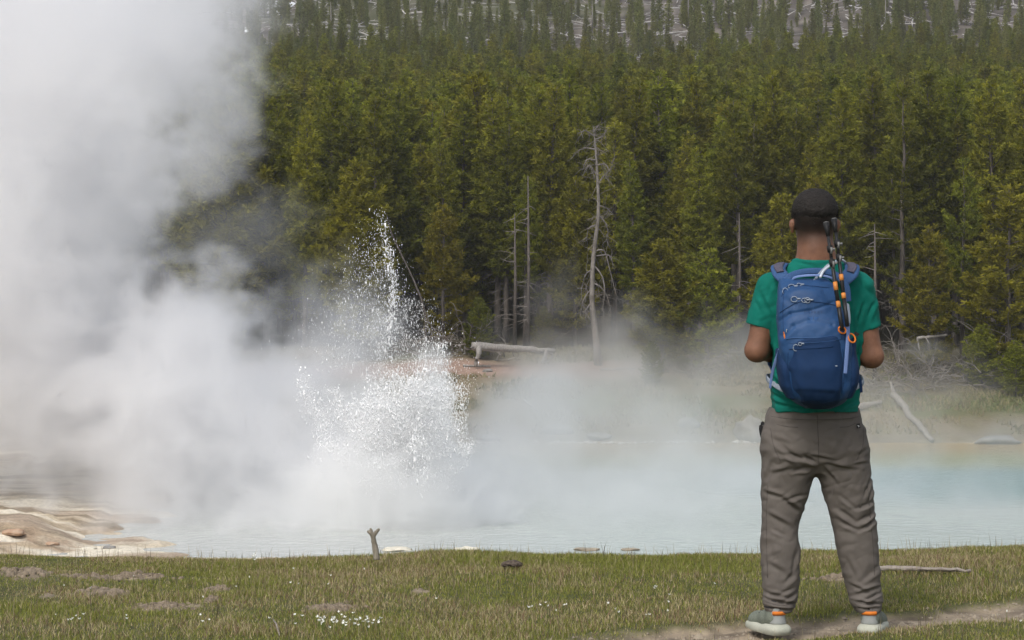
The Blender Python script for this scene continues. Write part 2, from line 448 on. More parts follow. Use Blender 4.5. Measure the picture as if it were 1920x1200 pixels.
# far bank: moss, dry grass, pinkish dirt
bank = mixc(np.tile(C3(.115, .105, .05), (len(V), 1)), C3(.20, .165, .11), np.clip(.5 + fbm(x * .5, y * .8, 3, 4) * 1.6, 0, 1))
bank = mixc(bank, C3(.085, .10, .03), sstep(-.1, .35, fbm(x * .25, y * .35, 6, 3) + .25 * sstep(12, 17, x) - .1) )
strip = np.exp(-((y - 106.6 - .03 * x) / 1.5) ** 2) * sstep(9, 4, x) * sstep(-14, -8, x)
bank = mixc(bank, C3(.30, .21, .165), np.clip(strip * 1.6 + n1 * .3 * strip, 0, 1))
bank = mixc(bank, C3(.17, .14, .10), sstep(98.4, 97.2, y) * np.clip(.75 + n2, 0, 1))
col = mixc(col, bank, sstep(95.1, 95.7, y))
forest = mixc(np.tile(C3(.045, .042, .024), (len(V), 1)), C3(.10, .085, .055), np.clip(.4 + n2, 0, 1))
col = mixc(col, forest, sstep(-.5, 1.5, y - edge_y(x) - .8))
hill = mixc(np.tile(C3(.07, .06, .05), (len(V), 1)), C3(.14, .122, .105), np.clip(.5 + fbm(x * .3, y * .3, 1, 4) * 1.5, 0, 1))
hill = hill * (1 + .9 * fbm(x * 1.1, y * 1.1, 14, 3))[:, None].clip(.35, 1.9)
hill = mixc(hill, C3(.07, .08, .03), sstep(.05, .4, fbm(x * .05, y * .05, 8, 3)) * .6)
col = mixc(col, hill, sstep(265, 300, y))
col = mixc(col, sin * .8, ((y > 90) & (y < 112)) * sstep(-15, -18, x) * .8)

m = bpy.data.materials.new("ground_earth"); m.use_nodes = True; nt = m.node_tree; b = nt.nodes['Principled BSDF']
at = nt.nodes.new('ShaderNodeAttribute'); at.attribute_name = 'colour'
geo = nt.nodes.new('ShaderNodeTexCoord'); nz = nt.nodes.new('ShaderNodeTexNoise'); nz.inputs['Scale'].default_value = 9.0; nz.inputs['Detail'].default_value = 8; nz.inputs['Roughness'].default_value = .7
nt.links.new(geo.outputs['Object'], nz.inputs['Vector'])
mr = nt.nodes.new('ShaderNodeMapRange'); mr.inputs[1].default_value = .25; mr.inputs[2].default_value = .75; mr.inputs[3].default_value = .55; mr.inputs[4].default_value = 1.35
nt.links.new(nz.outputs[0], mr.inputs[0])
mx = nt.nodes.new('ShaderNodeMix'); mx.data_type = 'RGBA'; mx.blend_type = 'MULTIPLY'; mx.inputs[0].default_value = 1
nt.links.new(at.outputs['Color'], mx.inputs[6]); nt.links.new(mr.outputs[0], mx.inputs[7]); nt.links.new(mx.outputs[2], b.inputs['Base Color'])
b.inputs['Roughness'].default_value = .92; b.inputs['Specular IOR Level'].default_value = .15
bp = nt.nodes.new('ShaderNodeBump'); bp.inputs['Strength'].default_value = .6; bp.inputs['Distance'].default_value = .03
nt.links.new(nz.outputs[0], bp.inputs['Height']); nt.links.new(bp.outputs[0], b.inputs['Normal'])
ground = obj('ground', mk_mesh('ground', V, Q, m, True, cols={'colour': col}))
tag(ground, 'grassy meadow, pale geyser flats, mossy far bank and wooded hillside', 'ground', kind='structure')

# ------------------------------------------------------------------ pool water
wx = np.linspace(-16, 46, 125); wy = np.linspace(59, 97.2, 160)
X, Y = np.meshgrid(wx, wy); V = np.stack([X.ravel(), Y.ravel(), np.full(X.size, POOL_Z)], -1)
nr, nc = X.shape; i = np.arange(nr - 1)[:, None] * nc; j = np.arange(nc - 1)[None]
Q = np.stack([i + j, i + j + 1, i + nc + j + 1, i + nc + j], -1).reshape(-1, 4)
x, y, _ = V.T
w = np.tile(C3(.40, .45, .42), (len(V), 1))
w = mixc(w, C3(.20, .31, .31), sstep(.0, 1, np.exp(-((y - 80 - .1 * x) / 6.5) ** 2) * sstep(2, 13, x) + .25 * fbm(x * .15, y * .2, 2, 3)))
w = mixc(w, C3(.30, .32, .17), sstep(83, 89, y + 1.2 * fbm(x * .3, y * .3, 5, 3)))
w = mixc(w, C3(.36, .24, .10), sstep(87.5, 94, y + 1.6 * fbm(x * .25, y * .3, 1, 3)) * .9)
w = mixc(w, C3(.42, .44, .42), sstep(4, -4, x))
m = bpy.data.materials.new("hot_spring_water"); m.use_nodes = True; nt = m.node_tree; b = nt.nodes['Principled BSDF']
at = nt.nodes.new('ShaderNodeAttribute'); at.attribute_name = 'colour'; nt.links.new(at.outputs['Color'], b.inputs['Base Color'])
b.inputs['Roughness'].default_value = .16; b.inputs['IOR'].default_value = 1.33; b.inputs['Specular IOR Level'].default_value = .5
tc = nt.nodes.new('ShaderNodeTexCoord'); mp = nt.nodes.new('ShaderNodeMapping'); mp.inputs['Scale'].default_value = (1.0, 1.0, 1)
nz = nt.nodes.new('ShaderNodeTexNoise'); nz.inputs['Scale'].default_value = 2.6; nz.inputs['Detail'].default_value = 6; nz.inputs['Roughness'].default_value = .6
nt.links.new(tc.outputs['Object'], mp.inputs[0]); nt.links.new(mp.outputs[0], nz.inputs['Vector'])
bp = nt.nodes.new('ShaderNodeBump'); bp.inputs['Strength'].default_value = 1.0; bp.inputs['Distance'].default_value = .10
nt.links.new(nz.outputs[0], bp.inputs['Height']); nt.links.new(bp.outputs[0], b.inputs['Normal'])
pool = obj('pool_water', mk_mesh('pool_water', V, Q, m, True, cols={'colour': w}))
tag(pool, 'milky turquoise hot spring pool with an ochre far edge', 'water', kind='structure')
# ------------------------------------------------------------------ steam (voxel fields of real density)
def vol_mat(name, col, dens, aniso=0.0):
    m = bpy.data.materials.new(name); m.use_nodes = True; nt = m.node_tree; nt.nodes.clear()
    out = nt.nodes.new('ShaderNodeOutputMaterial'); pv = nt.nodes.new('ShaderNodeVolumePrincipled')
    pv.inputs['Color'].default_value = (*col, 1); pv.inputs['Density'].default_value = dens; pv.inputs['Anisotropy'].default_value = aniso
    nt.links.new(pv.outputs[0], out.inputs['Volume']); return m

def voxel_cloud(name, lo, hi, n, D, mat):
    nx, ny, nz = n
    me = bpy.data.meshes.new(name); me.vertices.add(D.size)
    co = np.zeros((D.size, 3), np.float32); co[:] = (np.array(lo) + np.array(hi)) / 2
    co[0] = lo; co[-1] = hi
    me.vertices.foreach_set('co', co.ravel())
    at = me.attributes.new('field', 'FLOAT', 'POINT'); at.data.foreach_set('value', np.ascontiguousarray(D.transpose(2, 1, 0), np.float32).ravel())
    me.materials.append(mat); me.update()
    o = obj(name, me)
    ng = bpy.data.node_groups.new(name + '_volume', 'GeometryNodeTree'); N = ng.nodes.new; L = ng.links.new
    ng.interface.new_socket('Geometry', in_out='INPUT', socket_type='NodeSocketGeometry'); ng.interface.new_socket('Geometry', in_out='OUTPUT', socket_type='NodeSocketGeometry')
    gi = N('NodeGroupInput'); go = N('NodeGroupOutput'); vc = N('GeometryNodeVolumeCube'); sm = N('GeometryNodeSetMaterial'); sm.inputs['Material'].default_value = mat
    vc.inputs['Min'].default_value = lo; vc.inputs['Max'].default_value = hi
    vc.inputs['Resolution X'].default_value = nx; vc.inputs['Resolution Y'].default_value = ny; vc.inputs['Resolution Z'].default_value = nz
    pos = N('GeometryNodeInputPosition'); sx = N('ShaderNodeSeparateXYZ'); L(pos.outputs[0], sx.inputs[0])
    def M(op, a, b=None, c=None):
        k = N('ShaderNodeMath'); k.operation = op
        for i_, v_ in enumerate((a, b, c)):
            if v_ is None: continue
            if isinstance(v_, (int, float)): k.inputs[i_].default_value = v_
            else: L(v_, k.inputs[i_])
        return k.outputs[0]
    idx = []
    for a in range(3):
        s_ = (n[a] - 1) / (hi[a] - lo[a])
        t = M('MULTIPLY', M('SUBTRACT', sx.outputs[a], float(lo[a])), float(s_))
        idx.append(M('ROUND', M('MINIMUM', M('MAXIMUM', t, 0.0), float(n[a] - 1))))
    lin_ = M('ADD', M('MULTIPLY', M('ADD', M('MULTIPLY', idx[2], float(ny)), idx[1]), float(nx)), idx[0])
    na = N('GeometryNodeInputNamedAttribute'); na.data_type = 'FLOAT'; na.inputs[0].default_value = 'field'
    si = N('GeometryNodeSampleIndex'); si.data_type = 'FLOAT'; si.domain = 'POINT'
    L(gi.outputs[0], si.inputs['Geometry']); L(na.outputs[0], si.inputs['Value']); L(lin_, si.inputs['Index'])
    L(si.outputs[0], vc.inputs['Density']); L(vc.outputs[0], sm.inputs[0]); L(sm.outputs[0], go.inputs[0])
    md = o.modifiers.new('volume', 'NODES'); md.node_group = ng
    return o

def blob_field(blobs, lo, hi, n, wamp, wfreq, eamp, efreq, soft, seed=0.0, yscale=.6):
    ax = [np.linspace(lo[i], hi[i], n[i], dtype=np.float32) for i in range(3)]
    X, Y, Z = np.meshgrid(*ax, indexing='ij')
    # billowing warp
    wx_ = fbm(X * wfreq, Y * wfreq * yscale, Z * wfreq + seed, 3); wz_ = fbm(X * wfreq + 31, Y * wfreq * yscale, Z * wfreq + 11 + seed, 3)
    Xw = X + wamp * wx_; Zw = Z + wamp * wz_; Yw = Y + wamp * .8 * wz_
    Xw = Xw + wamp * .32 * fbm(X * wfreq * 3.3, Y * wfreq * 2, Z * wfreq * 3.3 + 7, 2); Zw = Zw + wamp * .32 * fbm(X * wfreq * 3.3 + 9, Y * wfreq * 2, Z * wfreq * 3.3, 2)
    e = fbm(X * efreq, Y * efreq * yscale, Z * efreq + 3 * seed, 5, .55)
    e = 1 - 2.2 * np.abs(e)           # ridged: cauliflower edges
    D = np.zeros_like(X)
    for (px, py, rx, ry, Yc, ryd, dens) in blobs:
        c = WP(px, py, Yc); ax_ = rx / FP * Yc; az_ = ry / FP * Yc
        R = np.sqrt(((Xw - c[0]) / ax_) ** 2 + ((Yw - Yc) / ryd) ** 2 + ((Zw - c[2]) / az_) ** 2)
        s = 1 - R + eamp * (e - .35)
        D = np.maximum(D, dens * sstep(0, soft, s))
    return D, (X, Y, Z)

if STEAM:
    # main plume on the left and the mound of steam at its foot
    lo, hi, n = (-19.5, 64.0, POOL_Z + .02), (3.0, 86.0, 12.2), (225, 36, 182)
    B = [(-120, -300, 560, 420, 75, 9, 1.0), (60, 60, 360, 320, 75, 8, 1.0), (20, 350, 262, 300, 75, 8, 1.0), (-40, 560, 300, 230, 75, 8, 1.0),
         (105, 700, 195, 200, 75, 7, 1.0), (290, 30, 165, 170, 75, 5, .6), (395, 200, 85, 120, 76, 4, .35), (345, 310, 85, 75, 75, 4, .35), (430, 60, 80, 130, 77, 4, .18),
         (370, 620, 130, 130, 74, 5, 1.0), (330, 760, 250, 190, 74, 7, 1.0), (470, 740, 160, 140, 74, 5, .8), (360, 930, 270, 120, 73, 6, .9), (560, 840, 170, 170, 73, 5, .7), 
         (520, 960, 260, 80, 71, 5, .7), (640, 640, 115, 130, 74, 4, .22), (600, 730, 130, 110, 74, 4, .45), (300, 450, 130, 120, 78, 4, .05), (420, 440, 160, 90, 79, 4, .07),
         (540, 560, 90, 70, 78, 4, .05), (20, 790, 120, 90, 80, 5, .08), (190, 850, 110, 160, 75, 5, .7)]
    D, (X, Y, Z) = blob_field(B, lo, hi, n, 1.4, .33, .72, .62, .8)
    fade = sstep(0, 2.2, X - lo[0]) * sstep(0, 2, hi[0] - X) * sstep(0, 2, hi[1] - Y) * sstep(0, 2, Y - lo[1]) * sstep(0, 3, hi[2] - Z)
    D = D * fade
    D[D < .004] = 0
    plume = voxel_cloud('steam_plume', lo, hi, n, D, vol_mat('steam', (.985, .985, .992), 0.60, .4))
    tag(plume, 'tall pale grey steam cloud billowing up over the geyser', 'steam', kind='stuff')
    # spray mist round the eruption
    lo, hi, n = (-8.5, 65.2, POOL_Z + .02), (1.0, 73.2, 0.4), (190, 26, 128)
    B = [(742, 915, 190, 140, 69.4, 3.2, 1.0), (775, 850, 115, 110, 68.8, 1.6, .22), (765, 830, 125, 125, 70.6, 1.8, .6), (800, 760, 75, 80, 70, 1.6, .5), (690, 770, 90, 75, 70, 1.6, .4), (640, 900, 100, 130, 70, 2.6, .9), (750, 970, 260, 95, 69.6, 3.4, 1.0),
         (728, 640, 22, 90, 70, .5, .25), (800, 700, 60, 60, 70, 1.3, .2), (905, 970, 110, 70, 70, 2.5, .6), (620, 930, 130, 110, 70, 2.5, .7)]
    D, (X, Y, Z) = blob_field(B, lo, hi, n, .7, .9, .22, 1.6, 1.1, seed=4.0)
    D = D * sstep(0, 1, X - lo[0]) * sstep(0, 1, hi[0] - X) * sstep(0, 1, Y - lo[1]) * sstep(0, 1, hi[1] - Y); D[D < .01] = 0
    mist = voxel_cloud('spray_mist', lo, hi, n, D, vol_mat('spray', (.998, 1.0, 1.0), 3.0, .4))
    tag(mist, 'bright white spray mist round the foot of the eruption', 'mist', kind='stuff')
    # thin steam drifting over the pool
    lo, hi, n = (-4.0, 63.0, POOL_Z + .02), (27.0, 113.0, 2.6), (170, 56, 78)
    B = [(930, 930, 190, 110, 74, 7, .8), (1020, 830, 190, 120, 80, 8, .45), (1150, 960, 300, 75, 72, 7, .55), (1180, 900, 330, 110, 78, 8, .5), (1100, 760, 150, 100, 84, 8, .28), (1240, 790, 190, 150, 84, 9, .36),
         (1330, 880, 220, 110, 80, 9, .42), (1370, 740, 110, 120, 88, 7, .22), (1130, 650, 170, 55, 104, 4, .33), (1230, 690, 170, 70, 103, 5, .30), (1060, 560, 45, 95, 104, 3, .14),
         (1180, 625, 80, 24, 104, 3, .3), (1720, 690, 55, 35, 98, 3, .22), (1500, 930, 300, 90, 76, 8, .42), (1800, 960, 260, 60, 72, 7, .28), (1700, 800, 160, 80, 88, 7, .2), (1760, 862, 230, 55, 86, 7, .24), (1500, 850, 200, 70, 86, 6, .3), (1560, 760, 200, 100, 92, 6, .16),
         (1800, 760, 120, 60, 95, 5, .10), (1350, 1000, 500, 30, 68, 5, .5), (960, 700, 60, 70, 90, 4, .08), (1400, 620, 80, 50, 100, 4, .12), (1950, 880, 160, 60, 80, 6, .15)]
    D, (X, Y, Z) = blob_field(B, lo, hi, n, 2.0, .25, .55, .38, 1.0, seed=9.0, yscale=.4)
    D = D * sstep(0, 2.5, X - lo[0]) * sstep(0, 3, hi[0] - X) * sstep(0, 2, Y - lo[1]) * sstep(0, 2, hi[1] - Y) * sstep(0, .8, hi[2] - Z); D[D < .004] = 0
    drift = voxel_cloud('drifting_steam', lo, hi, n, D, vol_mat('thin_steam', (.985, .988, .99), 0.42, .5))
    tag(drift, 'thin veils of steam drifting over the turquoise pool', 'steam', kind='stuff')
# ------------------------------------------------------------------ thin air haze over the whole valley
mb = MB(); mb.box((0, 700, 160), (2600, 1900, 340)); hz_ = mb.mesh('haze', None, False)
mh = bpy.data.materials.new('air_haze'); mh.use_nodes = True; nt = mh.node_tree; nt.nodes.clear()
o_ = nt.nodes.new('ShaderNodeOutputMaterial'); pv = nt.nodes.new('ShaderNodeVolumePrincipled'); pv.inputs['Color'].default_value = (.95, .97, 1, 1); pv.inputs['Density'].default_value = .0002
nt.links.new(pv.outputs[0], o_.inputs['Volume']); hz_.materials.append(mh)
tag(obj('haze', hz_), 'thin pale haze in the valley air', 'haze', kind='stuff')
# ------------------------------------------------------------------ pines
def needle_mat(name, dark, light, tip, objrnd):
    m = bpy.data.materials.new(name); m.use_nodes = True; nt = m.node_tree; nt.nodes.clear(); N = nt.nodes.new; L = nt.links.new
    out = N('ShaderNodeOutputMaterial'); b = N('ShaderNodeBsdfPrincipled'); b.inputs['Roughness'].default_value = .65; b.inputs['Specular IOR Level'].default_value = .2
    at = N('ShaderNodeAttribute'); at.attribute_name = 'rnd'
    cr = N('ShaderNodeValToRGB'); e = cr.color_ramp.elements; e[0].color = (*dark, 1); e[1].color = (*tip, 1); k = e.new(.55); k.color = (*light, 1)
    L(at.outputs['Fac'], cr.inputs[0])
    oi = N('ShaderNodeObjectInfo'); a1 = N('ShaderNodeMapRange'); a1.inputs[3].default_value = 1 - objrnd; a1.inputs[4].default_value = 1 + objrnd
    L(oi.outputs['Random'], a1.inputs[0]); hs = N('ShaderNodeHueSaturation'); L(cr.outputs[0], hs.inputs['Color']); L(a1.outputs[0], hs.inputs['Value'])
    mu = N('ShaderNodeMath'); mu.operation = 'MULTIPLY'; mu.inputs[1].default_value = 7.31; L(oi.outputs['Random'], mu.inputs[0])
    fr = N('ShaderNodeMath'); fr.operation = 'FRACT'; L(mu.outputs[0], fr.inputs[0])
    a2 = N('ShaderNodeMapRange'); a2.inputs[3].default_value = .485; a2.inputs[4].default_value = .517; L(fr.outputs[0], a2.inputs[0]); L(a2.outputs[0], hs.inputs['Hue'])
    L(hs.outputs[0], b.inputs['Base Color'])
    tr = N('ShaderNodeBsdfTranslucent'); L(hs.outputs[0], tr.inputs[0]); ms = N('ShaderNodeMixShader'); ms.inputs[0].default_value = .45
    L(b.outputs[0], ms.inputs[1]); L(tr.outputs[0], ms.inputs[2]); L(ms.outputs[0], out.inputs[0])
    return m
M_pine = needle_mat('pine_needles', (.062, .070, .009), (.175, .180, .017), (.28, .27, .026), .34)
M_gold = needle_mat('yellow_pine_needles', (.080, .078, .010), (.20, .185, .016), (.31, .28, .024), .12)
M_far = needle_mat('far_pine_needles', (.085, .095, .03), (.18, .19, .05), (.25, .25, .08), .25)
M_bark = pmat('pine_bark', [(.055, .046, .039), (.13, .112, .10)], 6, .95, .8, 30, stretch=(3, 3, .6))
M_twig = pmat('dead_twigs', [(.13, .11, .095), (.26, .235, .21)], 4, .95)
M_dead = pmat('bleached_wood', [(.15, .135, .12), (.31, .29, .27)], 5, .9, .6, 25, stretch=(4, 4, 1))

def tufts(mb, P, D, R, n, wid, r, lo=0.0, hi=1.0):
    """needle tufts at points P, pointing along D; n thin blades each"""
    m = len(P)
    d = r.normal(size=(m, n, 3)); d /= np.linalg.norm(d, axis=2)[..., None]
    d = d * .85 + D[:, None, :] * .75; d[..., 2] += .15
    d /= np.linalg.norm(d, axis=2)[..., None]
    Lg = R * r.uniform(.6, 1.15, (m, n, 1))
    base = P[:, None, :] + D[:, None] * (r.uniform(-.5, .4, (m, n, 1)) * R)
    sd = np.cross(d, r.normal(size=(m, n, 3))); sd /= np.linalg.norm(sd, axis=2)[..., None] + 1e-9
    w = wid * R
    v = np.stack([base + sd * w * .5, base - sd * w * .5, base + d * Lg * .75 - sd * w, base + d * Lg, base + d * Lg * .7 + sd * w], 2)
    v = v.reshape(-1, 3); k = np.arange(m * n)[:, None] * 5
    f = np.concatenate([k + [[0, 1, 2]], k + [[0, 2, 3]], k + [[0, 3, 4]]])
    c = r.uniform(lo, hi, (m, 1)) * .7 + .3 * r.random((m, n))
    a = np.repeat(c.ravel(), 5)
    mb.add(v, f, a)

def make_pine(seed, H, cb, Rm, nb=12, wid=.11, tr=.20, whorl=.34, per=5, tstep=.17, dead=.6, droop=.0, kinds=('M_pine',), thin=1.0, trk=.012, k=6, lowgap=.0):
    """meshes of one pine: (trunk, branches, crown, dead branches)"""
    r = np.random.default_rng(seed)
    T = MB(); B = MB(); C = MB(); X = MB()
    lean = r.normal(size=2) * .012 * H
    zs = np.linspace(0, H, 9); tx = lean[0] * (zs / H) ** 2 + .02 * r.normal(size=9); ty = lean[1] * (zs / H) ** 2 + .02 * r.normal(size=9)
    rad = H * trk * (1 - zs / H) ** .8 + .012; rad[0] *= 1.25
    T.tube(np.stack([tx, ty, zs], 1), rad, 8)
    z = H * cb
    P = []; Dd = []
    side = r.uniform(0, 6.28)
    while z < H * .985:
        t = (z / H - cb) / (1 - cb)
        prof = min(1, ((1 - t) ** .9) * 1.35 + .03) * min(1, .55 + t * 2.2)
        nbr = max(3, int(per + r.integers(-1, 2)))
        for q in range(nbr):
            if r.random() > thin: continue
            th = side + q * 6.283 / nbr + r.normal() * .25
            Lb = Rm * prof * r.uniform(.65, 1.25) + .08
            up = .25 + .7 * t + r.normal() * .12 - droop * (1 - t)
            x0 = np.interp(z, zs, tx); y0 = np.interp(z, zs, ty)
            s = np.linspace(0, 1, 4)
            pts = np.stack([x0 + np.cos(th) * Lb * s, y0 + np.sin(th) * Lb * s, z + Lb * (up * s - .28 * (1 - t) * s + .35 * s ** 2.4)], 1)
            pts[1:3] += r.normal(size=(2, 3)) * .03 * Lb
            B.tube(pts, np.linspace(.018 + .008 * Lb, .006, 4), 3, cap=False)
            nt_ = max(2, int(Lb / tstep * 1.15) + 1)
            ss = np.linspace(.30 if Lb > .5 else .15, 1.0, nt_)
            for u_ in ss:
                p = np.array([np.interp(u_, s, pts[:, a]) for a in range(3)])
                d = np.array([np.cos(th), np.sin(th), .35 + .4 * u_]); d /= np.linalg.norm(d)
                P.append(p); Dd.append(d)
                if u_ > .35 and Lb > .45:           # side twigs
                    for sg_ in (-1, 1):
                        if r.random() < .75:
                            tw = (1.05 - u_) * .55 * Lb * r.uniform(.5, 1.1) + .07
                            d2 = np.array([np.cos(th + sg_ * .9), np.sin(th + sg_ * .9), .35]); d2 /= np.linalg.norm(d2)
                            P.append(p + d2 * tw); Dd.append(d2)
                            if tw > .3: P.append(p + d2 * tw * .5); Dd.append(d2)
        z += whorl * r.uniform(.75, 1.25) * (1 - .35 * t); side += 1.1
    P.append(np.array([tx[-1], ty[-1], H])); Dd.append(np.array([0, 0, 1.]))
    P = np.array(P); Dd = np.array(Dd)
    tufts(C, P, Dd, tr, nb, wid, r)
    # dead lower branches
    z = H * .10
    while z < H * cb + .6:
        for q in range(r.integers(1, 4)):
            if r.random() > dead: continue
            th = r.uniform(0, 6.28); Lb = Rm * r.uniform(.35, 1.0) * (.6 + .5 * z / (H * cb + .1))
            s = np.linspace(0, 1, 4)
            pts = np.stack([tx[0] + np.cos(th) * Lb * s, ty[0] + np.sin(th) * Lb * s, z + Lb * (-.05 * s - .28 * s * s + r.normal() * .08 * s)], 1)
            pts[1:] += r.normal(size=(3, 3)) * .05 * Lb
            X.tube(pts, np.linspace(.016, .005, 4), 3, cap=False)
            for g in range(r.integers(1, 4)):
                a_ = pts[r.integers(1, 3)]; d2 = np.array([np.cos(th + r.choice([-1, 1]) * .8), np.sin(th + r.choice([-1, 1]) * .8), r.normal() * .4 - .2]) * Lb * .35
                X.tube([a_, a_ + d2 * .5 + r.normal(size=3) * .02, a_ + d2], [.008, .006, .003], 3, cap=False)
        z += r.uniform(.18, .4)
    return T, B, C, X

def pine_proto(seed, needles, bark=None, twig=None, **kw):
    T, B, C, X = make_pine(seed, **kw)
    out = [('trunk', T.mesh('trunk', bark or M_bark)), ('branches', B.mesh('branches', M_bark)), ('crown', C.mesh('crown', needles, False))]
    if X.n: out.append(('dead_branches', X.mesh('dead_branches', twig or M_twig)))
    return out

def place_tree(name, parts, x, y, sc, rz, label, group=None, cat='pine tree', z=None, sz=None, tilt=(0, 0)):
    t = thing(name, label, cat, (x, y, (float(zg(x, y)) if z is None else z) - .05), group, rz)
    t.rotation_euler = (tilt[0], tilt[1], rz)
    t.scale = (sc, sc, sz or sc)
    for nm, me in parts:
        c_ = obj(nm, me, t)
        if nm != 'trunk': c_['kind'] = 'stuff'
    return t

PR = [pine_proto(100 + i, M_pine, H=10.5, cb=cb_, Rm=rm_, dead=.75, thin=th_) for i, (cb_, rm_, th_) in enumerate(
      [(.22, 1.0, 1), (.30, .85, 1), (.15, 1.1, 1), (.38, .95, .9), (.25, .78, 1), (.45, 1.0, .85)])]
PG = [pine_proto(200 + i, M_gold, H=7.5, cb=.12, Rm=1.25, dead=.8, thin=th_, tr=.22) for i, th_ in enumerate([.95, .62])]
PS = pine_proto(220, M_pine, H=10, cb=.18, Rm=1.25, dead=1.0, thin=.42, tr=.2)          # sparse, much bare wood
PY = [pine_proto(230 + i, M_pine, H=5.0, cb=.06, Rm=1.0, dead=.5, thin=1.0, tr=.17, whorl=.28) for i in range(2)]

def tree_at(px, pyt, Yd, parts, Hn, label, name='lodgepole_pine', wsc=1.0, tilt=(0, 0), cat='pine tree'):
    """stand a tree where the photo shows its top at (px, pyt), at distance Yd"""
    x = (px - 960) / FP * Yd; z = float(zg(x, Yd)); top = CZ - (pyt - HY) / FP * Yd
    s = (top - z) / Hn
    taken.append((x, Yd, .9))
    return place_tree(name, parts, x, Yd, s * wsc, rng.uniform(0, 6.28), label, None, cat, sz=s, tilt=tilt)
taken = []

EDGE = [  # px, top row, distance, prototype, its height, width, label, name
 (672, 305, 109.0, PG[0], 7.5, 1.1, 'bright yellow-green pine standing behind the top of the water jet'),
 (830, 385, 109.5, PG[1], 7.5, 1.05, 'thin yellow-tipped pine with bare grey lower branches between the jet and the two-legged log'),
 (835, 262, 114.0, PR[1], 10.5, 1.0, 'tall green pine rising behind the thin yellow-tipped pine beside the jet'),
 (1078, 335, 113.0, PG[0], 7.5, 1.0, 'yellow-green pine crowded against the back of the bare dead snag'),
 (1072, 120, 126.0, PR[4], 10.5, .85, 'darkest tall pine with a narrow pointed top behind the dead snag'),
 (1240, 450, 106.0, PG[0], 7.5, 1.45, 'small golden-orange pine, fuller one of the short pair beyond the steam'),
 (1325, 470, 106.5, PY[0], 5.0, 1.25, 'small green pine, slimmer one of the short pair beyond the steam'),
 (1466, 368, 107.0, PG[0], 7.5, 1.1, "yellow-green pine beside the man's head and shoulder"),
 (1532, 335, 112.0, PG[1], 7.5, 1.0, "yellow-topped pine whose tip shows just above the man's hair"),
 (1692, 170, 111.0, PS, 10, 1.0, 'tall pine with a long bare grey stem right of the trekking poles'),
 (1742, 425, 104.0, PG[1], 7.5, 1.1, 'thin half-bare pine in front of the tall bare-stemmed pine'),
 (1805, 300, 106.0, PS, 10, .95, 'scraggy grey-branched pine in the tangle at the forest edge'),
 (1890, 350, 104.0, PG[1], 7.5, 1.35, 'yellowish pine with tangled bare branches over the mossy bank'),
 (1860, 150, 112.0, PR[5], 10.5, 1.05, 'tall olive pine rising behind the tangled edge of the forest'),
 (500, 160, 113.0, PR[2], 10.5, 1.0, 'large dark pine beside the right margin of the tall steam cloud'),
 (572, 215, 111.5, PR[0], 10.5, .95, 'green pine with a dead brown side standing close to the steam'),
 (985, 330, 112.0, PR[3], 10.5, 1.0, 'green pine with a straight bare lower trunk above the two-legged log'),
 (1190, 300, 112.0, PR[1], 10.5, 1.0, 'green pine to the right of the dead snag behind the golden one'),
 (1385, 240, 113.5, PR[3], 10.5, 1.0, "bare-trunked green pine standing against the dark gap left of the man"),
 (1575, 170, 112.0, PR[2], 10.5, 1.1, "broad green pine directly behind the man's head"),
 (705, 180, 114.0, PR[0], 10.5, 1.0, 'olive pine towering above the bright yellow-green one behind the jet'),
 (1290, 250, 114.0, PR[4], 10.5, 1.0, 'dark green pine behind the slim small pine'),
 (430, 500, 108.0, PG[0], 7.5, .9, 'short yellowish pine showing through thin steam above the steam mound'),
]
for (px, pt, Yd, pr, Hn, ws, lb) in EDGE:
    nm = 'lodgepole_pine'
    tree_at(px, pt, Yd, pr, Hn, lb, nm, ws)
for (px, pt, Yd, lb) in [(900, 560, 108.6, 'low scrubby pine at the left foot of the two-legged log'), (1020, 575, 110.0, 'low bushy pine behind the right end of the two-legged log'), (1222, 640, 103.5, 'knee-high dark pine bush in front of the golden pine'),
                     (1840, 610, 103.0, 'low green pine bush under the tangled pines on the bank'), (1905, 640, 101.5, 'spreading green pine bush above the mossy bank by the frame edge')]:
    tree_at(px, pt, Yd, PY[1], 5.0, lb, 'young_pine', 1.5 if px > 1300 else 1.2)

# the forest behind: individuals for the trees that show largest, one mass beyond
cand = []
r = np.random.default_rng(11)
Yv = 111.0
while Yv < 312:
    half = Yv * .235 + 6; sp = 2.35 + (Yv - 111) * .004
    xs = np.arange(-half, half, sp); xs = xs + r.uniform(-sp * .45, sp * .45, len(xs))
    for x_ in xs:
        cand.append((x_, Yv + r.uniform(-1.4, 1.4)))
    Yv += sp * .92
cand = np.array(cand)
ok = cand[:, 1] > edge_y(cand[:, 0]) + .8
for (tx_, ty_, tr_) in taken: ok &= np.hypot(cand[:, 0] - tx_, cand[:, 1] - ty_) > 1.5
# ragged upper edge of the dense forest
edge_top = 284 + 26 * fbm(cand[:, 0] * .06, 2.2, 0, 3) + 16 * sstep(20, 55, cand[:, 0])
dens = sstep(18, -8, cand[:, 1] - edge_top)
ok &= (r.random(len(cand)) < dens)
cand = cand[ok]
cz = zg(cand[:, 0], cand[:, 1])
Hn = np.interp(cand[:, 1], [110, 150, 200, 260, 310], [10.3, 9.7, 8.2, 6.5, 5.2]) * r.uniform(.78, 1.14, len(cand))
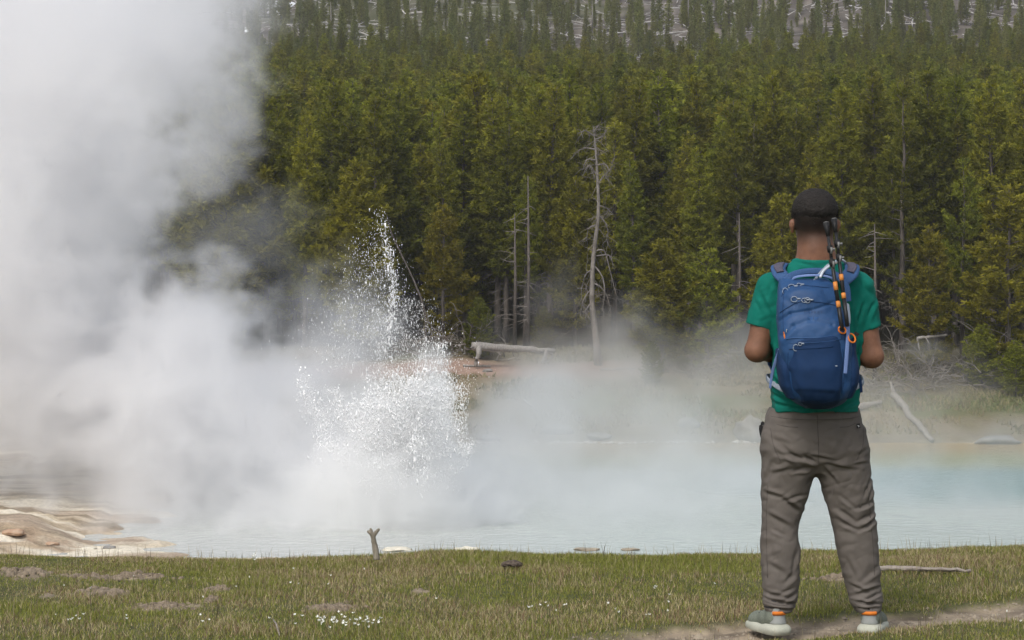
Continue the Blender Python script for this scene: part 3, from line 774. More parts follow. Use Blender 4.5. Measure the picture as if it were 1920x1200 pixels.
# what hides a tree: how far its top stands above those in front in the same direction
scr_top = (cz + Hn - CZ) / cand[:, 1]; scr_x = cand[:, 0] / cand[:, 1]
inframe = np.abs(scr_x) < .197
order = np.argsort(cand[:, 1])
show = np.zeros(len(cand)); skyl = np.full(400, -1.0)
for q in order:
    b0 = int((scr_x[q] + .25) / .5 * 400); 
    seg = slice(max(b0 - 2, 0), min(b0 + 3, 400))
    vis = np.clip(scr_top[q] - np.maximum(skyl[seg], (cz[q] - CZ) / cand[q, 1]), 0, None).mean()
    show[q] = vis * inframe[q]
    skyl[seg] = np.maximum(skyl[seg], scr_top[q] - .004)
show = show + .03 * (inframe & (cand[:, 1] < 123)) + .012 * (inframe & (cand[:, 1] < 140))
rank = np.argsort(-show)
N_IND = 272
ind = set(rank[:N_IND].tolist())
ZONES = [(430, 'seen faintly through the left steam'), (620, 'beside the right margin of the steam column'), (800, 'behind the water jet'), (960, 'above the propped two-legged log'), (1060, 'left of the dead snag'),
         (1180, 'behind the dead snag'), (1380, 'behind the two small pines'), (1480, "left of the man's head"), (1580, "behind the man's head"), (1700, "right of the man's head"), (9999, 'above the grey tangle of dead shrubs')]
def zone(px): return next(t for lim, t in ZONES if px < lim)
RANK = ['green lodgepole pine in the front ranks', 'olive pine on the middle forest slope', 'small olive pine high on the forest slope']
rest = []
for q in range(len(cand)):
    x_, y_ = cand[q]
    if q in ind:
        t = 0 if y_ < 135 else (1 if y_ < 190 else 2)
        pr = PR[r.integers(0, 6)] if r.random() < .97 else PG[0]
        s = Hn[q] / (7.5 if pr is PG[0] else 10.5)
        tilt = (r.normal() * .03, r.normal() * .03)
        place_tree('lodgepole_pine', pr, x_, y_, s * r.uniform(.95, 1.25), r.uniform(0, 6.28), RANK[t] + ', ' + zone(960 + x_ / y_ * FP), RANK[t].replace('pine', 'pines') + ' ' + zone(960 + x_ / y_ * FP), sz=s, z=cz[q], tilt=tilt)
    else: rest.append((x_, y_, cz[q], Hn[q]))
rest = np.array(rest)

def copies(name, protos, pts, kindlabel, cat):
    """one object: instances of whole small trees on points"""
    hid = bpy.data.collections.new(name + '_source')
    for i_, me in enumerate(protos):
        so = bpy.data.objects.new('%s_source' % name, me); hid.objects.link(so)
    me = bpy.data.meshes.new(name); me.vertices.add(len(pts)); me.vertices.foreach_set('co', np.ascontiguousarray(pts[:, :3], np.float32).ravel())
    rr = np.random.default_rng(17)
    for k_, a_ in (('sxy', pts[:, 4]), ('sz', pts[:, 3]), ('rot', rr.uniform(0, 6.28, len(pts)))):
        at_ = me.attributes.new(k_, 'FLOAT', 'POINT'); at_.data.foreach_set('value', np.ascontiguousarray(a_, np.float32))
    at_ = me.attributes.new('which', 'INT', 'POINT'); at_.data.foreach_set('value', rr.integers(0, len(protos), len(pts)).astype(np.int32))
    for p_ in protos[:1]:
        for m_ in p_.materials: me.materials.append(m_)
    o = obj(name, me)
    ng = bpy.data.node_groups.new(name + '_scatter', 'GeometryNodeTree'); N = ng.nodes.new; L = ng.links.new
    ng.interface.new_socket('Geometry', in_out='INPUT', socket_type='NodeSocketGeometry'); ng.interface.new_socket('Geometry', in_out='OUTPUT', socket_type='NodeSocketGeometry')
    gi = N('NodeGroupInput'); go = N('NodeGroupOutput'); ip = N('GeometryNodeInstanceOnPoints'); ci = N('GeometryNodeCollectionInfo')
    ci.inputs['Collection'].default_value = hid; ci.inputs['Separate Children'].default_value = True; ci.inputs['Reset Children'].default_value = True
    def A(nm, ty='FLOAT'):
        a = N('GeometryNodeInputNamedAttribute'); a.data_type = ty; a.inputs[0].default_value = nm; return a.outputs[0]
    c1 = N('ShaderNodeCombineXYZ'); L(A('rot'), c1.inputs[2]); c2 = N('ShaderNodeCombineXYZ'); s_ = A('sxy'); L(s_, c2.inputs[0]); L(s_, c2.inputs[1]); L(A('sz'), c2.inputs[2])
    L(gi.outputs[0], ip.inputs['Points']); L(ci.outputs[0], ip.inputs['Instance']); ip.inputs['Pick Instance'].default_value = True
    L(A('which', 'INT'), ip.inputs['Instance Index']); L(c1.outputs[0], ip.inputs['Rotation']); L(c2.outputs[0], ip.inputs['Scale'])
    L(ip.outputs[0], go.inputs[0])
    md = o.modifiers.new('scatter', 'NODES'); md.node_group = ng
    return tag(o, kindlabel, cat, kind='stuff')

def far_proto(seed, **kw):
    T, B, C, X = make_pine(seed, **kw)
    M = MB(); M.v = T.v + C.v; M.a = T.a + C.a; M.t = [a for a in T.t] + [a + T.n for a in C.t]; M.q = list(T.q); M.n = T.n + C.n
    v = np.concatenate(M.v); f = [np.concatenate(M.t), np.concatenate(M.q)]
    me = mk_mesh('far_pine', v, f, kw_mat, False, {'rnd': np.concatenate(M.a)}); me.materials.append(M_bark)
    nt3 = sum(len(a) for a in T.t); mi = np.zeros(len(me.polygons), np.int32); mi[:nt3] = 1; mi[sum(len(a) for a in M.t):] = 1
    me.polygons.foreach_set('material_index', mi); return me
kw_mat = M_pine
FP1 = [far_proto(300 + i, H=10.5, cb=.2, Rm=[1.0, .85, 1.15][i], nb=8, wid=.15, tr=.25, tstep=.24, whorl=.38) for i in range(3)]
pts = np.column_stack([rest[:, 0], rest[:, 1], rest[:, 2] - .05, rest[:, 3] / 10.5, rest[:, 3] / 10.5 * 1.15])
copies('distant_forest', FP1, pts, 'olive pine forest packed on the slope behind the front ranks', 'forest')

# sparse regrowth on the hillside above
kw_mat = M_far
FP2 = [far_proto(320 + i, H=6, cb=.03, Rm=[.42, .55, .48][i], nb=6, wid=.17, tr=.2, tstep=.2, whorl=.26, k=4) for i in range(3)]
hp = []
r = np.random.default_rng(23)
while len(hp) < 1900:
    y_ = r.uniform(270, 405); x_ = r.uniform(-.25, .25) * y_
    et = 284 + 26 * float(fbm(x_ * .06, 2.2, 0, 3)) + 16 * float(sstep(20, 55, x_))
    if y_ < et - 8: continue
    cl = float(fbm(x_ * .045, y_ * .03, 7, 3))
    if r.random() > (.58 + .9 * cl) * (1.3 if y_ < et + 12 else 1.0): continue
    hp.append((x_, y_, r.uniform(2.2, 5.6)))
hp = np.array(hp); hz = zg(hp[:, 0], hp[:, 1])
pts = np.column_stack([hp[:, 0], hp[:, 1], hz - .05, hp[:, 2] / 6, hp[:, 2] / 6 * r.uniform(.8, 1.25, len(hp))])
copies('hillside_saplings', FP2, pts, 'young conifers dotted over the bare hillside above the forest', 'forest')

# fallen grey logs on the hillside, each its own thing
LG = []
M_pale = pmat('sun_bleached_wood', [(.34, .32, .31), (.58, .56, .54)], 2, .9)
for i_ in range(5):
    r2 = np.random.default_rng(40 + i_); mb = MB()
    Ln = [9, 7, 11, 6, 8][i_]; s = np.linspace(-.5, .5, 6)
    p = np.stack([s * Ln, .12 * r2.normal(size=6), .10 * r2.normal(size=6)], 1)
    mb.tube(p, np.linspace(.15, .05, 6), 5)
    for g in range(5):
        b0 = p[r2.integers(1, 5)]; d = np.array([.4, r2.normal() * .6, abs(r2.normal()) * .6 + .2])
        mb.tube([b0, b0 + d * .8], [.03, .01], 3, cap=False)
    LG.append(mb.mesh('fallen_log', M_pale))
r = np.random.default_rng(31)
k_ = 0
while k_ < 295:
    y_ = 290 + 92 * r.random() ** .8; x_ = r.uniform(-.2, .2) * y_
    if float(fbm(x_ * .05, y_ * .05, 3, 2)) < -.10 and r.random() < .8: continue
    
    z_ = float(zg(x_, y_)); dzdy = (float(zg(x_, y_ + 2)) - z_) / 2
    a = r.choice([r.normal(1.2, .35), r.normal(-1.1, .4), r.normal(0, .5)], p=[.4, .3, .3])
    o = obj('fallen_log', LG[r.integers(0, 5)]); o.location = (x_, y_, z_ + .15 + r.uniform(0, .35))
    o.rotation_euler = (0, 0, 0)
    R = Matrix.Rotation(math.atan(dzdy) * 1.0, 3, 'X') @ Matrix.Rotation(a, 3, 'Z') @ Matrix.Rotation(r.normal() * .08, 3, 'Y')
    o.rotation_euler = R.to_euler(); s_ = r.uniform(.3, .75); o.scale = (s_, s_ * 1.1, s_ * 1.1)
    zt = next(t for lim, t in [(620, 'beside the steam'), (900, 'above the water jet'), (1200, 'above the dead snag'), (1480, 'between the snag and the man'), (1650, 'above the man'), (9999, 'near the upper right corner')] if 960 + x_ / y_ * FP < lim)
    tag(o, ('bleached fallen log high on the hillside, ' if y_ > 335 else 'bleached fallen log just above the dense forest, ') + zt, 'log', ('bleached logs high on the hillside ' if y_ > 335 else 'bleached logs just above the dense forest ') + zt); k_ += 1
# the rest of the deadfall: thin sticks and trunks past counting
rd = np.random.default_rng(91); mb = MB()
for _ in range(2600):
    y_ = rd.uniform(278, 400); x_ = rd.uniform(-.21, .21) * y_; L_ = rd.uniform(.8, 4.5); a = rd.choice([rd.normal(1.2, .4), rd.normal(-1.1, .45), rd.normal(0, .5)], p=[.4, .35, .25])
    dx, dy = math.cos(a) * L_ / 2, math.sin(a) * L_ / 2; p0 = np.array([x_ - dx, y_ - dy, 0]); p1 = np.array([x_ + dx, y_ + dy, 0]); mb.tube([p0, p1], [rd.uniform(.03, .09), .02], 3, cap=False)
_V = np.concatenate(mb.v); _c = _V.reshape(-1, 6, 3); _e = _c.reshape(-1, 2, 3, 3).mean(2); _z = zg(_e[..., 0], _e[..., 1]) + rd.uniform(.05, .5, _e.shape[:2]); _V[:, 2] += np.repeat(_z.reshape(-1), 3); mb.v = [_V]
tag(mb.build('deadfall', M_pale), 'thin grey deadfall littering the hillside above the forest', 'deadfall', kind='stuff')
# standing dead stems on the hill
SS = MB(); SS.tube([(0, 0, 0), (.05, 0, 3), (0, .05, 6)], [.10, .07, .02], 5)
for g in range(14):
    zz = .8 + g * .33; th = g * 2.4; SS.tube([(0, 0, zz), (math.cos(th) * .5, math.sin(th) * .5, zz + .1)], [.02, .006], 3, cap=False)
SSm = SS.mesh('dead_stem', M_dead)
for (px, pb, Yd, h_) in [(1009, 92, 395, 4.2), (1110, 60, 420, 4), (820, 60, 420, 5), (1660, 60, 410, 5), (1450, 40, 425, 5), (620, 70, 410, 4.5), (1760, 40, 410, 4), (1290, 50, 420, 6), (880, 90, 395, 4)]:
    yy_ = np.linspace(285, 400, 400); dd_ = (CZ - (pb - HY) / FP * yy_) - zg((px - 960) / FP * yy_, yy_); Yd = float(yy_[np.argmax(dd_ < 0)]) if (dd_ < 0).any() else 330.
    x_ = (px - 960) / FP * Yd; o = obj('standing_snag', SSm, None, (x_, Yd, float(zg(x_, Yd)))); o.scale = (1, 1, h_ / 6)
    tag(o, 'bare dead stem standing upright on the hillside above the forest', 'dead tree', 'dead stems standing on the hillside')
# last snow
M_snow = pmat('old_snow', [(.75, .77, .80), (.82, .84, .87)], 3, .6)
for q, (px, py, w_) in enumerate([(520, 18, 2.2), (468, 58, .8), (545, 108, .6), (570, 105, .5), (490, 110, .6)]):
    Yd = 285
    for _ in range(60):
        x_ = (px - 960) / FP * Yd
        if CZ - (py - HY) / FP * Yd > float(zg(x_, Yd)): Yd += 2
    mb = MB(); th = np.linspace(0, 6.283, 15)[:-1]; rr_ = w_ * (1 + .35 * np.sin(th * 3 + q) + .2 * np.sin(th * 5))
    P_ = np.stack([np.cos(th) * rr_, np.sin(th) * rr_ * 2.2, 0 * th], 1); P2 = P_ * [.7, .7, 0] + [0, 0, .25]
    P_[:, 2] = -.5
    v_ = np.vstack([P_, P2, [[0, 0, .3]]]); nn = 14; k0 = np.arange(nn)
    for vv in v_: vv[2] += float(zg(x_ + vv[0], Yd + vv[1]))
    v_ += [x_, Yd, 0]
    fq = np.stack([k0, (k0 + 1) % nn, nn + (k0 + 1) % nn, nn + k0], 1)
    mb.add(v_, fq); mb.t.append(np.stack([nn + k0, nn + (k0 + 1) % nn, np.full(nn, 2 * nn)], 1).astype(np.int32))
    o = mb.build('snow_patch', M_snow, org=(x_, Yd, v_[0][2]), loc=(x_, Yd, v_[0][2]))
    tag(o, ['largest white snow patch lying high on the hillside beside the steam', 'small snow patch seen through the steam edge', 'snow spot just above the forest tops, in the middle of three', 'snow spot just above the forest tops, right one of three', 'snow spot just above the forest tops, left one of three'][q], 'snow')
# ------------------------------------------------------------------ dead snag, logs, rocks, shrubs across the pool
def on_ground(px, py, Ymin=55, Ymax=125):
    """the ground point that the photo shows at (px, py)"""
    Yv = np.linspace(Ymin, Ymax, 1400); X = (px - 960) / FP * Yv
    d = (CZ - (py - HY) / FP * Yv) - zg(X, Yv)
    k = np.argmax(d < 0) if (d < 0).any() else -1
    return np.array([X[k], Yv[k], float(zg(X[k], Yv[k]))])

def gnarl(mb, p0, d0, L, r0, rg, n=7, curl=.25, sag=-.1, k=5, kids=3, depth=0):
    p = [np.array(p0, float)]; d = np.array(d0, float); d /= np.linalg.norm(d)
    for i_ in range(n):
        d = d + rg.normal(size=3) * curl * .5 + np.array([0, 0, sag]) * .35; d /= np.linalg.norm(d)
        p.append(p[-1] + d * L / n)
    p = np.array(p); mb.tube(p, np.linspace(r0, r0 * .25, n + 1), k, cap=False)
    if depth > 0:
        for _ in range(kids):
            i_ = rg.integers(2, n); dd = p[i_] - p[i_ - 1]; dd = dd / np.linalg.norm(dd) + rg.normal(size=3) * .7
            gnarl(mb, p[i_], dd, L * rg.uniform(.3, .55), r0 * .5, rg, n, curl, sag, 3, kids, depth - 1)
    return p

# the tall dead snag
Yd = 107.5
M_snag = pmat('snag_wood', [(.10, .088, .076), (.24, .22, .20)], 2.5, .95, .6, 25)
def S(px, py, dy=0.0): return WP(px, py, Yd + dy)
base = np.array([S(1122, 690)[0], Yd, float(zg(S(1122, 690)[0], Yd)) - .1])
sn = thing('dead_snag', 'tall bare dead snag with drooping grey branches at the forest edge', 'dead tree', base)
mb = MB(); tr_ = spline([base, S(1116, 620), S(1110, 560), S(1113, 480), S(1122, 400), S(1120, 330), S(1116, 270), S(1112, 236)], 26)
mb.tube(tr_, np.interp(np.linspace(0, 1, 26), [0, .15, .5, .8, 1], [.17, .125, .08, .045, .012]), 8); mb.build('trunk', M_snag, sn, org=base)
rg = np.random.default_rng(77)
for (a, pts_) in [(0.10, None)] + [(0, q) for q in [
    [(1118, 470), (1133, 470), (1142, 500), (1152, 540), (1158, 560)], [(1116, 500), (1130, 520), (1134, 550), (1130, 580), (1136, 610)], [(1112, 505), (1098, 515), (1090, 545), (1092, 570)],
    [(1110, 540), (1095, 560), (1088, 585)], [(1120, 400), (1136, 420), (1140, 440), (1136, 452)], [(1120, 385), (1137, 390), (1150, 402)], [(1122, 345), (1132, 330), (1142, 320), (1152, 296)],
    [(1120, 330), (1106, 310), (1098, 318)], [(1119, 310), (1135, 308), (1144, 322)], [(1118, 300), (1100, 300), (1090, 325)], [(1117, 280), (1095, 278), (1076, 290)], [(1115, 262), (1130, 255), (1140, 240)],
    [(1114, 255), (1098, 245), (1088, 248)], [(1113, 248), (1122, 235)], [(1118, 480), (1140, 478), (1150, 486)], [(1122, 420), (1104, 428), (1100, 450)], [(1112, 530), (1128, 540), (1140, 560), (1146, 590)], [(1113, 560), (1100, 580), (1098, 600)]]]:
    if pts_ is None: continue
    b = MB(); dy = rg.uniform(-.5, .3)
    P_ = spline([S(x_, y_, dy * i_ / len(pts_) - .02) for i_, (x_, y_) in enumerate(pts_)], 9)
    b.tube(P_, np.linspace(.034, .009, 9), 5)
    for _ in range(15): i_ = rg.integers(2, 9); gnarl(b, P_[i_], rg.normal(size=3) + (0, 0, -.4), rg.uniform(.25, .8), .012, rg, 4, .5, -.3, 3)
    b.build('branch', M_snag, sn, org=base)

b = MB()
for _ in range(60): i_ = rg.integers(6, 25); gnarl(b, tr_[i_], rg.normal(size=3) + (0, 0, -.2), rg.uniform(.3, 1.1), .014, rg, 5, .45, -.2, 3, 2, 1)
b.build('twigs', M_twig, sn, org=base)['kind'] = 'stuff'
# slender bare stems in the dark gaps of the forest edge
for (px, pt, pb, Yd_, lb) in [(990, 330, 652, 110.3, 'slender grey pole trunk standing just behind the two-legged log'), (965, 400, 650, 110.8, 'thin grey trunk left of the slender pole behind the two-legged log'), (1386, 400, 600, 110, 'straight pale bare trunk in the dark gap left of the man'),
                              (1640, 420, 640, 104, 'pale bare stem right beside the man at shoulder height')]:
    x_ = (px - 960) / FP * Yd_; z_ = float(zg(x_, Yd_)); top = WP(px, pt, Yd_)[2]
    t = thing('dead_pole', lb, 'dead tree', (x_, Yd_, z_)); mb = MB(); h_ = top - z_
    mb.tube([(0, 0, -.1), (.03, 0, h_ * .5), (.0, 0, h_)], [.10, .065, .02], 7); mb.build('trunk', M_bark, t)
    b = MB(); 
    for _ in range(26): 
        zz = rg.uniform(.15, .97) * h_; th = rg.uniform(0, 6.28); gnarl(b, (0, 0, zz), (math.cos(th), math.sin(th), rg.uniform(-.3, .3)), rg.uniform(.25, .9), .018, rg, 4, .3, -.15, 3)
    b.build('dead_branches', M_twig, t)['kind'] = 'stuff'

# leaning grey trunk by the jet
a, b_ = WP(735, 440, 108.5), WP(790, 560, 108); c = WP(800, 640, 108)
o = MB(); o.tube(spline([c, b_, a, WP(725, 400, 108.7)], 10), np.linspace(.05, .02, 10), 6); 
o = o.build('leaning_snag', M_bark, org=c, loc=c); tag(o, 'thin dead stem leaning left behind the water jet', 'dead tree')

def log_between(name, lb, a, b, ra, rb, stubs=(), mat=None, wob=.03, seed=1, k=9):
    rg_ = np.random.default_rng(seed); a = np.array(a); b = np.array(b); L = np.linalg.norm(b - a)
    t = thing(name, lb, 'log', a); m = MB(); s = np.linspace(0, 1, 12)[:, None]; P_ = a + (b - a) * s + rg_.normal(size=(12, 3)) * wob * L * .15 + np.array([0, 0, -1]) * (s * (1 - s)) * 0
    m.tube(P_, np.interp(s.ravel(), [0, 1], [ra, rb]) * rg_.uniform(.9, 1.12, 12), k); m.build('trunk', mat or M_dead, t, org=a)
    for st in stubs:
        m = MB(); m.tube(spline(st[0], 8), np.linspace(st[1], st[2], 8), 6); m.build('branch_stub', mat or M_dead, t, org=a)
    return t
Yl = 106.8
log_between('two_legged_log', 'grey fallen log propped level on two short legs at the forest edge', WP(886, 649, Yl), WP(1040, 658, Yl + .8), .17, .09,
            [([WP(897, 650, Yl), WP(898, 665, Yl - .2), WP(893, 675, Yl - .2), WP(892, 687, Yl - .2)], .13, .07), ([WP(1024, 657, Yl + .7), WP(1022, 668, Yl + .5), WP(1014, 680, Yl + .4)], .10, .05),
             ([WP(1026, 657, Yl + .7), WP(1036, 668, Yl + .9), WP(1020, 681, Yl + .5)], .07, .04), ([WP(890, 648, Yl), WP(882, 652, Yl - .3)], .05, .02)], seed=2)
g1 = on_ground(868, 688); g2 = on_ground(920, 690)
log_between('fallen_branch', 'thin dark branch on the ground between the legs of the propped log', g1 + [0, 0, .05], g2 + [0, 0, .06], .05, .03, seed=3)
log_between('grey_log', 'long grey trunk lying in grass beyond the golden pine', WP(1240, 664, 107.6), WP(1420, 656, 109), .13, .08, [([WP(1290, 662, 108), WP(1300, 655, 107.6), WP(1312, 652, 107.4)], .04, .02)], seed=4, wob=.05)
g1 = on_ground(1676, 757); g2 = on_ground(1748, 834)
log_between('leaning_log', 'pale curved log sliding down the bank into the pool edge', g1 + [0, 0, .35], g2 + [0, 0, .1], .13, .10, [([g1 + [0, 0, .4], g1 + [-.1, .2, .8]], .08, .04)], seed=5, wob=.06)
g1 = on_ground(1590, 775); g2 = on_ground(1653, 764)
log_between('bank_log', 'short weathered log lying on the bank just right of the man', g1 + [0, 0, .15], g2 + [0, 0, .2], .16, .07, [([g2 + [-.2, 0, .1], g2 + [0.0, -.1, -.25], g2 + [-.35, -.1, -.4]], .06, .04)], seed=6)
p1 = WP(1720, 634, 103.4); p2 = WP(1775, 628, 103.6)
log_between('bent_branch', 'pale broken branch bent like an elbow in the tangle right of the man', p1, p2, .06, .05, [([p1, WP(1722, 645, 103.3), WP(1724, 657, 103.2)], .045, .02), ([WP(1735, 632, 103.4), WP(1743, 645, 103.3)], .03, .015)], seed=8)
for q, (x0, y0, x1, y1, lb) in enumerate([(0, 775, 68, 750, 'upper of two pale fallen trunks on the far flats at the steam margin'), (0, 811, 50, 803, 'lower of two pale fallen trunks on the far flats at the steam margin'), (983, 751, 1000, 765, 'short pale stick lying on the mossy slope beyond the splash'),
                                          (1125, 693, 1190, 692, 'pale curled roots lying on the pinkish dirt strip')]):
    a = on_ground(x0, y0 + 3); b = on_ground(x1, y1 + 3)
    if q < 2: a = WP(x0 - 60, y0 + 24, 103); b = WP(x1, y1, 103 + q * 0)
    log_between('grey_log' if q < 2 else 'dead_stick', lb, a + [0, 0, .08], b + [0, 0, .08], .10 if q < 2 else .05, .05 if q < 2 else .03, seed=20 + q)

# grey tangles of dead twigs at the edge
def tangle(px, py, Yd_, w, h, n, lb, mat=M_twig, seed=1):
    rg_ = np.random.default_rng(seed); x_ = (px - 960) / FP * Yd_; z_ = float(zg(x_, Yd_)); m = MB()
    for _ in range(n):
        p = (rg_.normal() * w * .25, rg_.normal() * .4, rg_.uniform(0, h * .35)); th = rg_.uniform(0, 6.28)
        gnarl(m, p, (math.cos(th) * .8, math.sin(th) * .8, rg_.uniform(.1, 1.3)), rg_.uniform(.5, 1) * h, .03, rg_, 6, .45, -.25, 4, 4, 1)
    o = m.build('dead_shrub', mat, loc=(x_, Yd_, z_)); tag(o, lb, 'dead shrub'); o['group'] = 'grey dead shrubs along the far bank'
    return o
M_grey = pmat('grey_twigs', [(.11, .098, .088), (.22, .20, .18)], 4, .95)
for q, a in enumerate([(1660, 720, 101.2, 2.0, 1.9, 30, 'grey dead shrub tangle right beside the man at waist height'), (1730, 715, 102.2, 2.4, 2.0, 34, 'widest grey dead tangle below the elbow-bent branch'), (1800, 710, 103, 2.0, 1.7, 24, 'grey twig tangle left of the mossy green bush'),
                       (1860, 640, 104, 2.0, 2.2, 20, 'tall bare twigs rising at the edge of the mossy bank'), (1330, 650, 105.3, 1.6, 1.4, 26, 'pale tan dead shrub hanging under the slim small pine'), (1290, 640, 106, 1.6, 1.1, 16, 'brown dead shrub between the two small pines'),
                       (945, 615, 108.8, 1.4, 1.0, 12, 'brown dead twigs standing over the two-legged log'), (790, 620, 108.2, 2.2, 1.7, 22, 'dark bare twigs under the pines beside the splash'), (870, 600, 108.8, 1.8, 1.9, 18, 'dead twigs between the splash and the two-legged log'),
                       (1590, 640, 103, 2.0, 2.0, 18, 'grey twigs hidden mostly behind the backpack and arm'), (1680, 640, 103.4, 2.0, 2.3, 22, 'tall grey dead branches rising beside the man at elbow height'), (1910, 560, 104, 2.2, 3.2, 22, 'high bare tangle at the frame edge under the yellowish pine')]):
    tangle(*a[:6], a[6], M_grey if q in (0, 1, 2, 4, 10, 11) else M_twig, 50 + q)

# boulders and shore stones
M_rock = pmat('grey_rock', [(.13, .125, .115), (.26, .25, .235)], 3, .9, .7, 9)
M_sint = pmat('sinter_rock', [(.50, .46, .37), (.68, .64, .54)], 3, .9, .8, 9)
M_wet = pmat('wet_tan_rock', [(.20, .17, .12), (.33, .28, .21)], 6, .5, .8, 10)
M_crust = pmat('rust_crust', [(.30, .16, .09), (.48, .36, .26)], 4, .9, .8, 10)
def rock(name, lb, c, r3, mat, seed, cat='rock', group=None, sink=.3, rough=.35):
    lat = 14; lon = 22; th = np.linspace(0, np.pi, lat); ph = np.arange(lon) / lon * 2 * np.pi
    n_ = np.stack([np.sin(th)[:, None] * np.cos(ph), np.sin(th)[:, None] * np.sin(ph), np.cos(th)[:, None] * np.ones(lon)], -1).reshape(-1, 3)
    rr_ = 1 + rough * fbm(n_[:, 0] * 1.6 + seed, n_[:, 1] * 1.6, n_[:, 2] * 1.6 + seed, 4)
    v = n_ * rr_[:, None] * np.array(r3); v[:, 2] += r3[2] * (1 - 2 * sink)
    i_ = np.arange(lat - 1)[:, None] * lon; j_ = np.arange(lon)[None]
    q = np.stack([i_ + j_, i_ + lon + j_, i_ + lon + (j_ + 1) % lon, i_ + (j_ + 1) % lon], -1).reshape(-1, 4)
    o = obj(name, mk_mesh(name, v, q, mat, True), None, c); return tag(o, lb, cat, group)
for q, (px, py, w_, h_, lb, mt) in enumerate([(1405, 824, 26, 42, 'tall rounded pale boulder on the far shore beside the man', M_rock), (1290, 800, 22, 20, 'small pale boulder halfway up the far bank in the steam', M_rock), (1045, 812, 32, 20, 'dark rounded boulder on the far shore seen through steam', M_rock),
                                          (1125, 822, 24, 12, 'low grey boulder right of the dark rounded one on the far shore', M_rock), (915, 824, 22, 10, 'low grey rock on the far shore at the right margin of the splash', M_rock), (1870, 833, 38, 18, 'flat brown rock at the far water edge near the frame edge', M_rock),
                                          (915, 697, 9, 7, 'small stone on the pinkish dirt below the two-legged log', M_rock)]):
    c = on_ground(px, py, 90); rock('boulder', lb, c, (w_ / FP * c[1], w_ / FP * c[1] * .8, h_ / FP * c[1] * .62), mt, q * 3.1, rough=.55)
for q, (px, py, w_, h_, lb, mt) in enumerate([(875, 1027, 24, 8, 'pale cream rock peeking over the grass edge', M_sint), (745, 1028, 26, 9, 'low whitish rock behind the grass right of the forked stick', M_sint), (1180, 999, 16, 3, 'tan ripple-washed rock in the shallows, right one', M_wet),
                                          (1100, 1014, 22, 3, 'tan rock awash in the near shallows, left one', M_wet), (205, 992, 13, 6, 'dark little rock on the wet flats', M_rock), (96, 1012, 13, 6, 'orange-stained crusty lump at the spring edge', M_crust), (26, 1014, 22, 10, 'largest rust-coloured crust mound at the frame corner of the flats', M_crust),
                                          (165, 1018, 14, 4, 'small cream crust lump beside the rust mounds', M_sint), (80, 855, 22, 8, 'brown hump on the cream terraces', M_sint), (80, 868, 18, 6, 'lower brown hump on the cream terraces', M_sint)]):
    c = on_ground(px, py + 4, 55) if py > 900 else on_ground(px, py, 60)
    Yq = 63.5 if py > 960 else c[1]
    c = np.array([(px - 960) / FP * Yq, Yq, max(float(zg((px - 960) / FP * Yq, Yq)), POOL_Z)])
    wantz = CZ - (py - h_ - HY) / FP * Yq
    c[2] = POOL_Z if px > 600 else c[2]; rz_ = max(h_ / FP * Yq * (.6 if px < 600 else .5), .04)
    rock('sinter_rock' if mt is not M_rock else 'wet_rock', lb, c, (w_ / FP * Yq, w_ / FP * Yq * .9, rz_), mt, 40 + q * 2.7, rough=.6)
# white crust stones along the far shoreline: too many and small to count
rg = np.random.default_rng(5); mb = MB()
for _ in range(420):
    x_ = rg.uniform(-3, 22); 
    if fbm(x_ * .8, 2.0, 0, 2) < .0: continue
    y_ = float(bank_y(x_)) + rg.normal() * .25; s_ = rg.uniform(.02, .12)
    v = rg.normal(size=(6, 3)) * 0 + np.array([[1, 0, 0], [-1, 0, 0], [0, 1, 0], [0, -1, 0], [0, 0, .5], [0, 0, -.5]]) * s_ * rg.uniform(.6, 1.6, (6, 1))
    mb.add(v + [x_, y_, POOL_Z + .03], [[0, 2, 4], [2, 1, 4], [1, 3, 4], [3, 0, 4], [2, 0, 5], [1, 2, 5], [3, 1, 5], [0, 3, 5]])
tag(mb.build('shore_gravel', pmat('white_crust', [(.42, .40, .36), (.62, .60, .56)], 3, .9)), 'broken white crust along the far waterline', 'gravel', kind='stuff')
# low growth on the far bank: dry stalks, moss cushions, heather
mb = MB(); rg = np.random.default_rng(6)
n = 30000; x_ = rg.uniform(-4, 26, n); y_ = rg.uniform(96.3, 112, n); keep = (fbm(x_ * .6, y_ * .6, 3, 3) > -.1) & ~((np.abs(y_ - 106.6 - .03 * x_) < 1.2) & (x_ < 6)) & (y_ < edge_y(x_) + 4)
x_, y_ = x_[keep], y_[keep]; n = len(x_); z_ = zg(x_, y_); h_ = rg.uniform(.06, .22, n); a_ = rg.uniform(0, 6.28, n); w_ = rg.uniform(.02, .06, n)
dx, dy = np.cos(a_) * w_, np.sin(a_) * w_
v = np.stack([np.stack([x_ - dx, y_ - dy, z_], 1), np.stack([x_ + dx, y_ + dy, z_], 1), np.stack([x_ + rg.normal(size=n) * .05, y_ + rg.normal(size=n) * .05, z_ + h_], 1)], 1).reshape(-1, 3)
k0 = np.arange(n)[:, None] * 3
mb.add(v, k0 + [[0, 1, 2]], np.repeat(np.clip(.5 + .5 * fbm(x_ * .4, y_ * .4, 8, 3) + rg.normal(size=n) * .18, 0, 1), 3))
mo = pmat('bank_growth', [(.075, .085, .024), (.13, .13, .045)], 2, .9, attr='rnd', attr_cols=(.24, .19, .12))
tag(mb.build('bank_grass', mo, smooth=False), 'low moss and dry grass on the far bank', 'grass', kind='stuff')

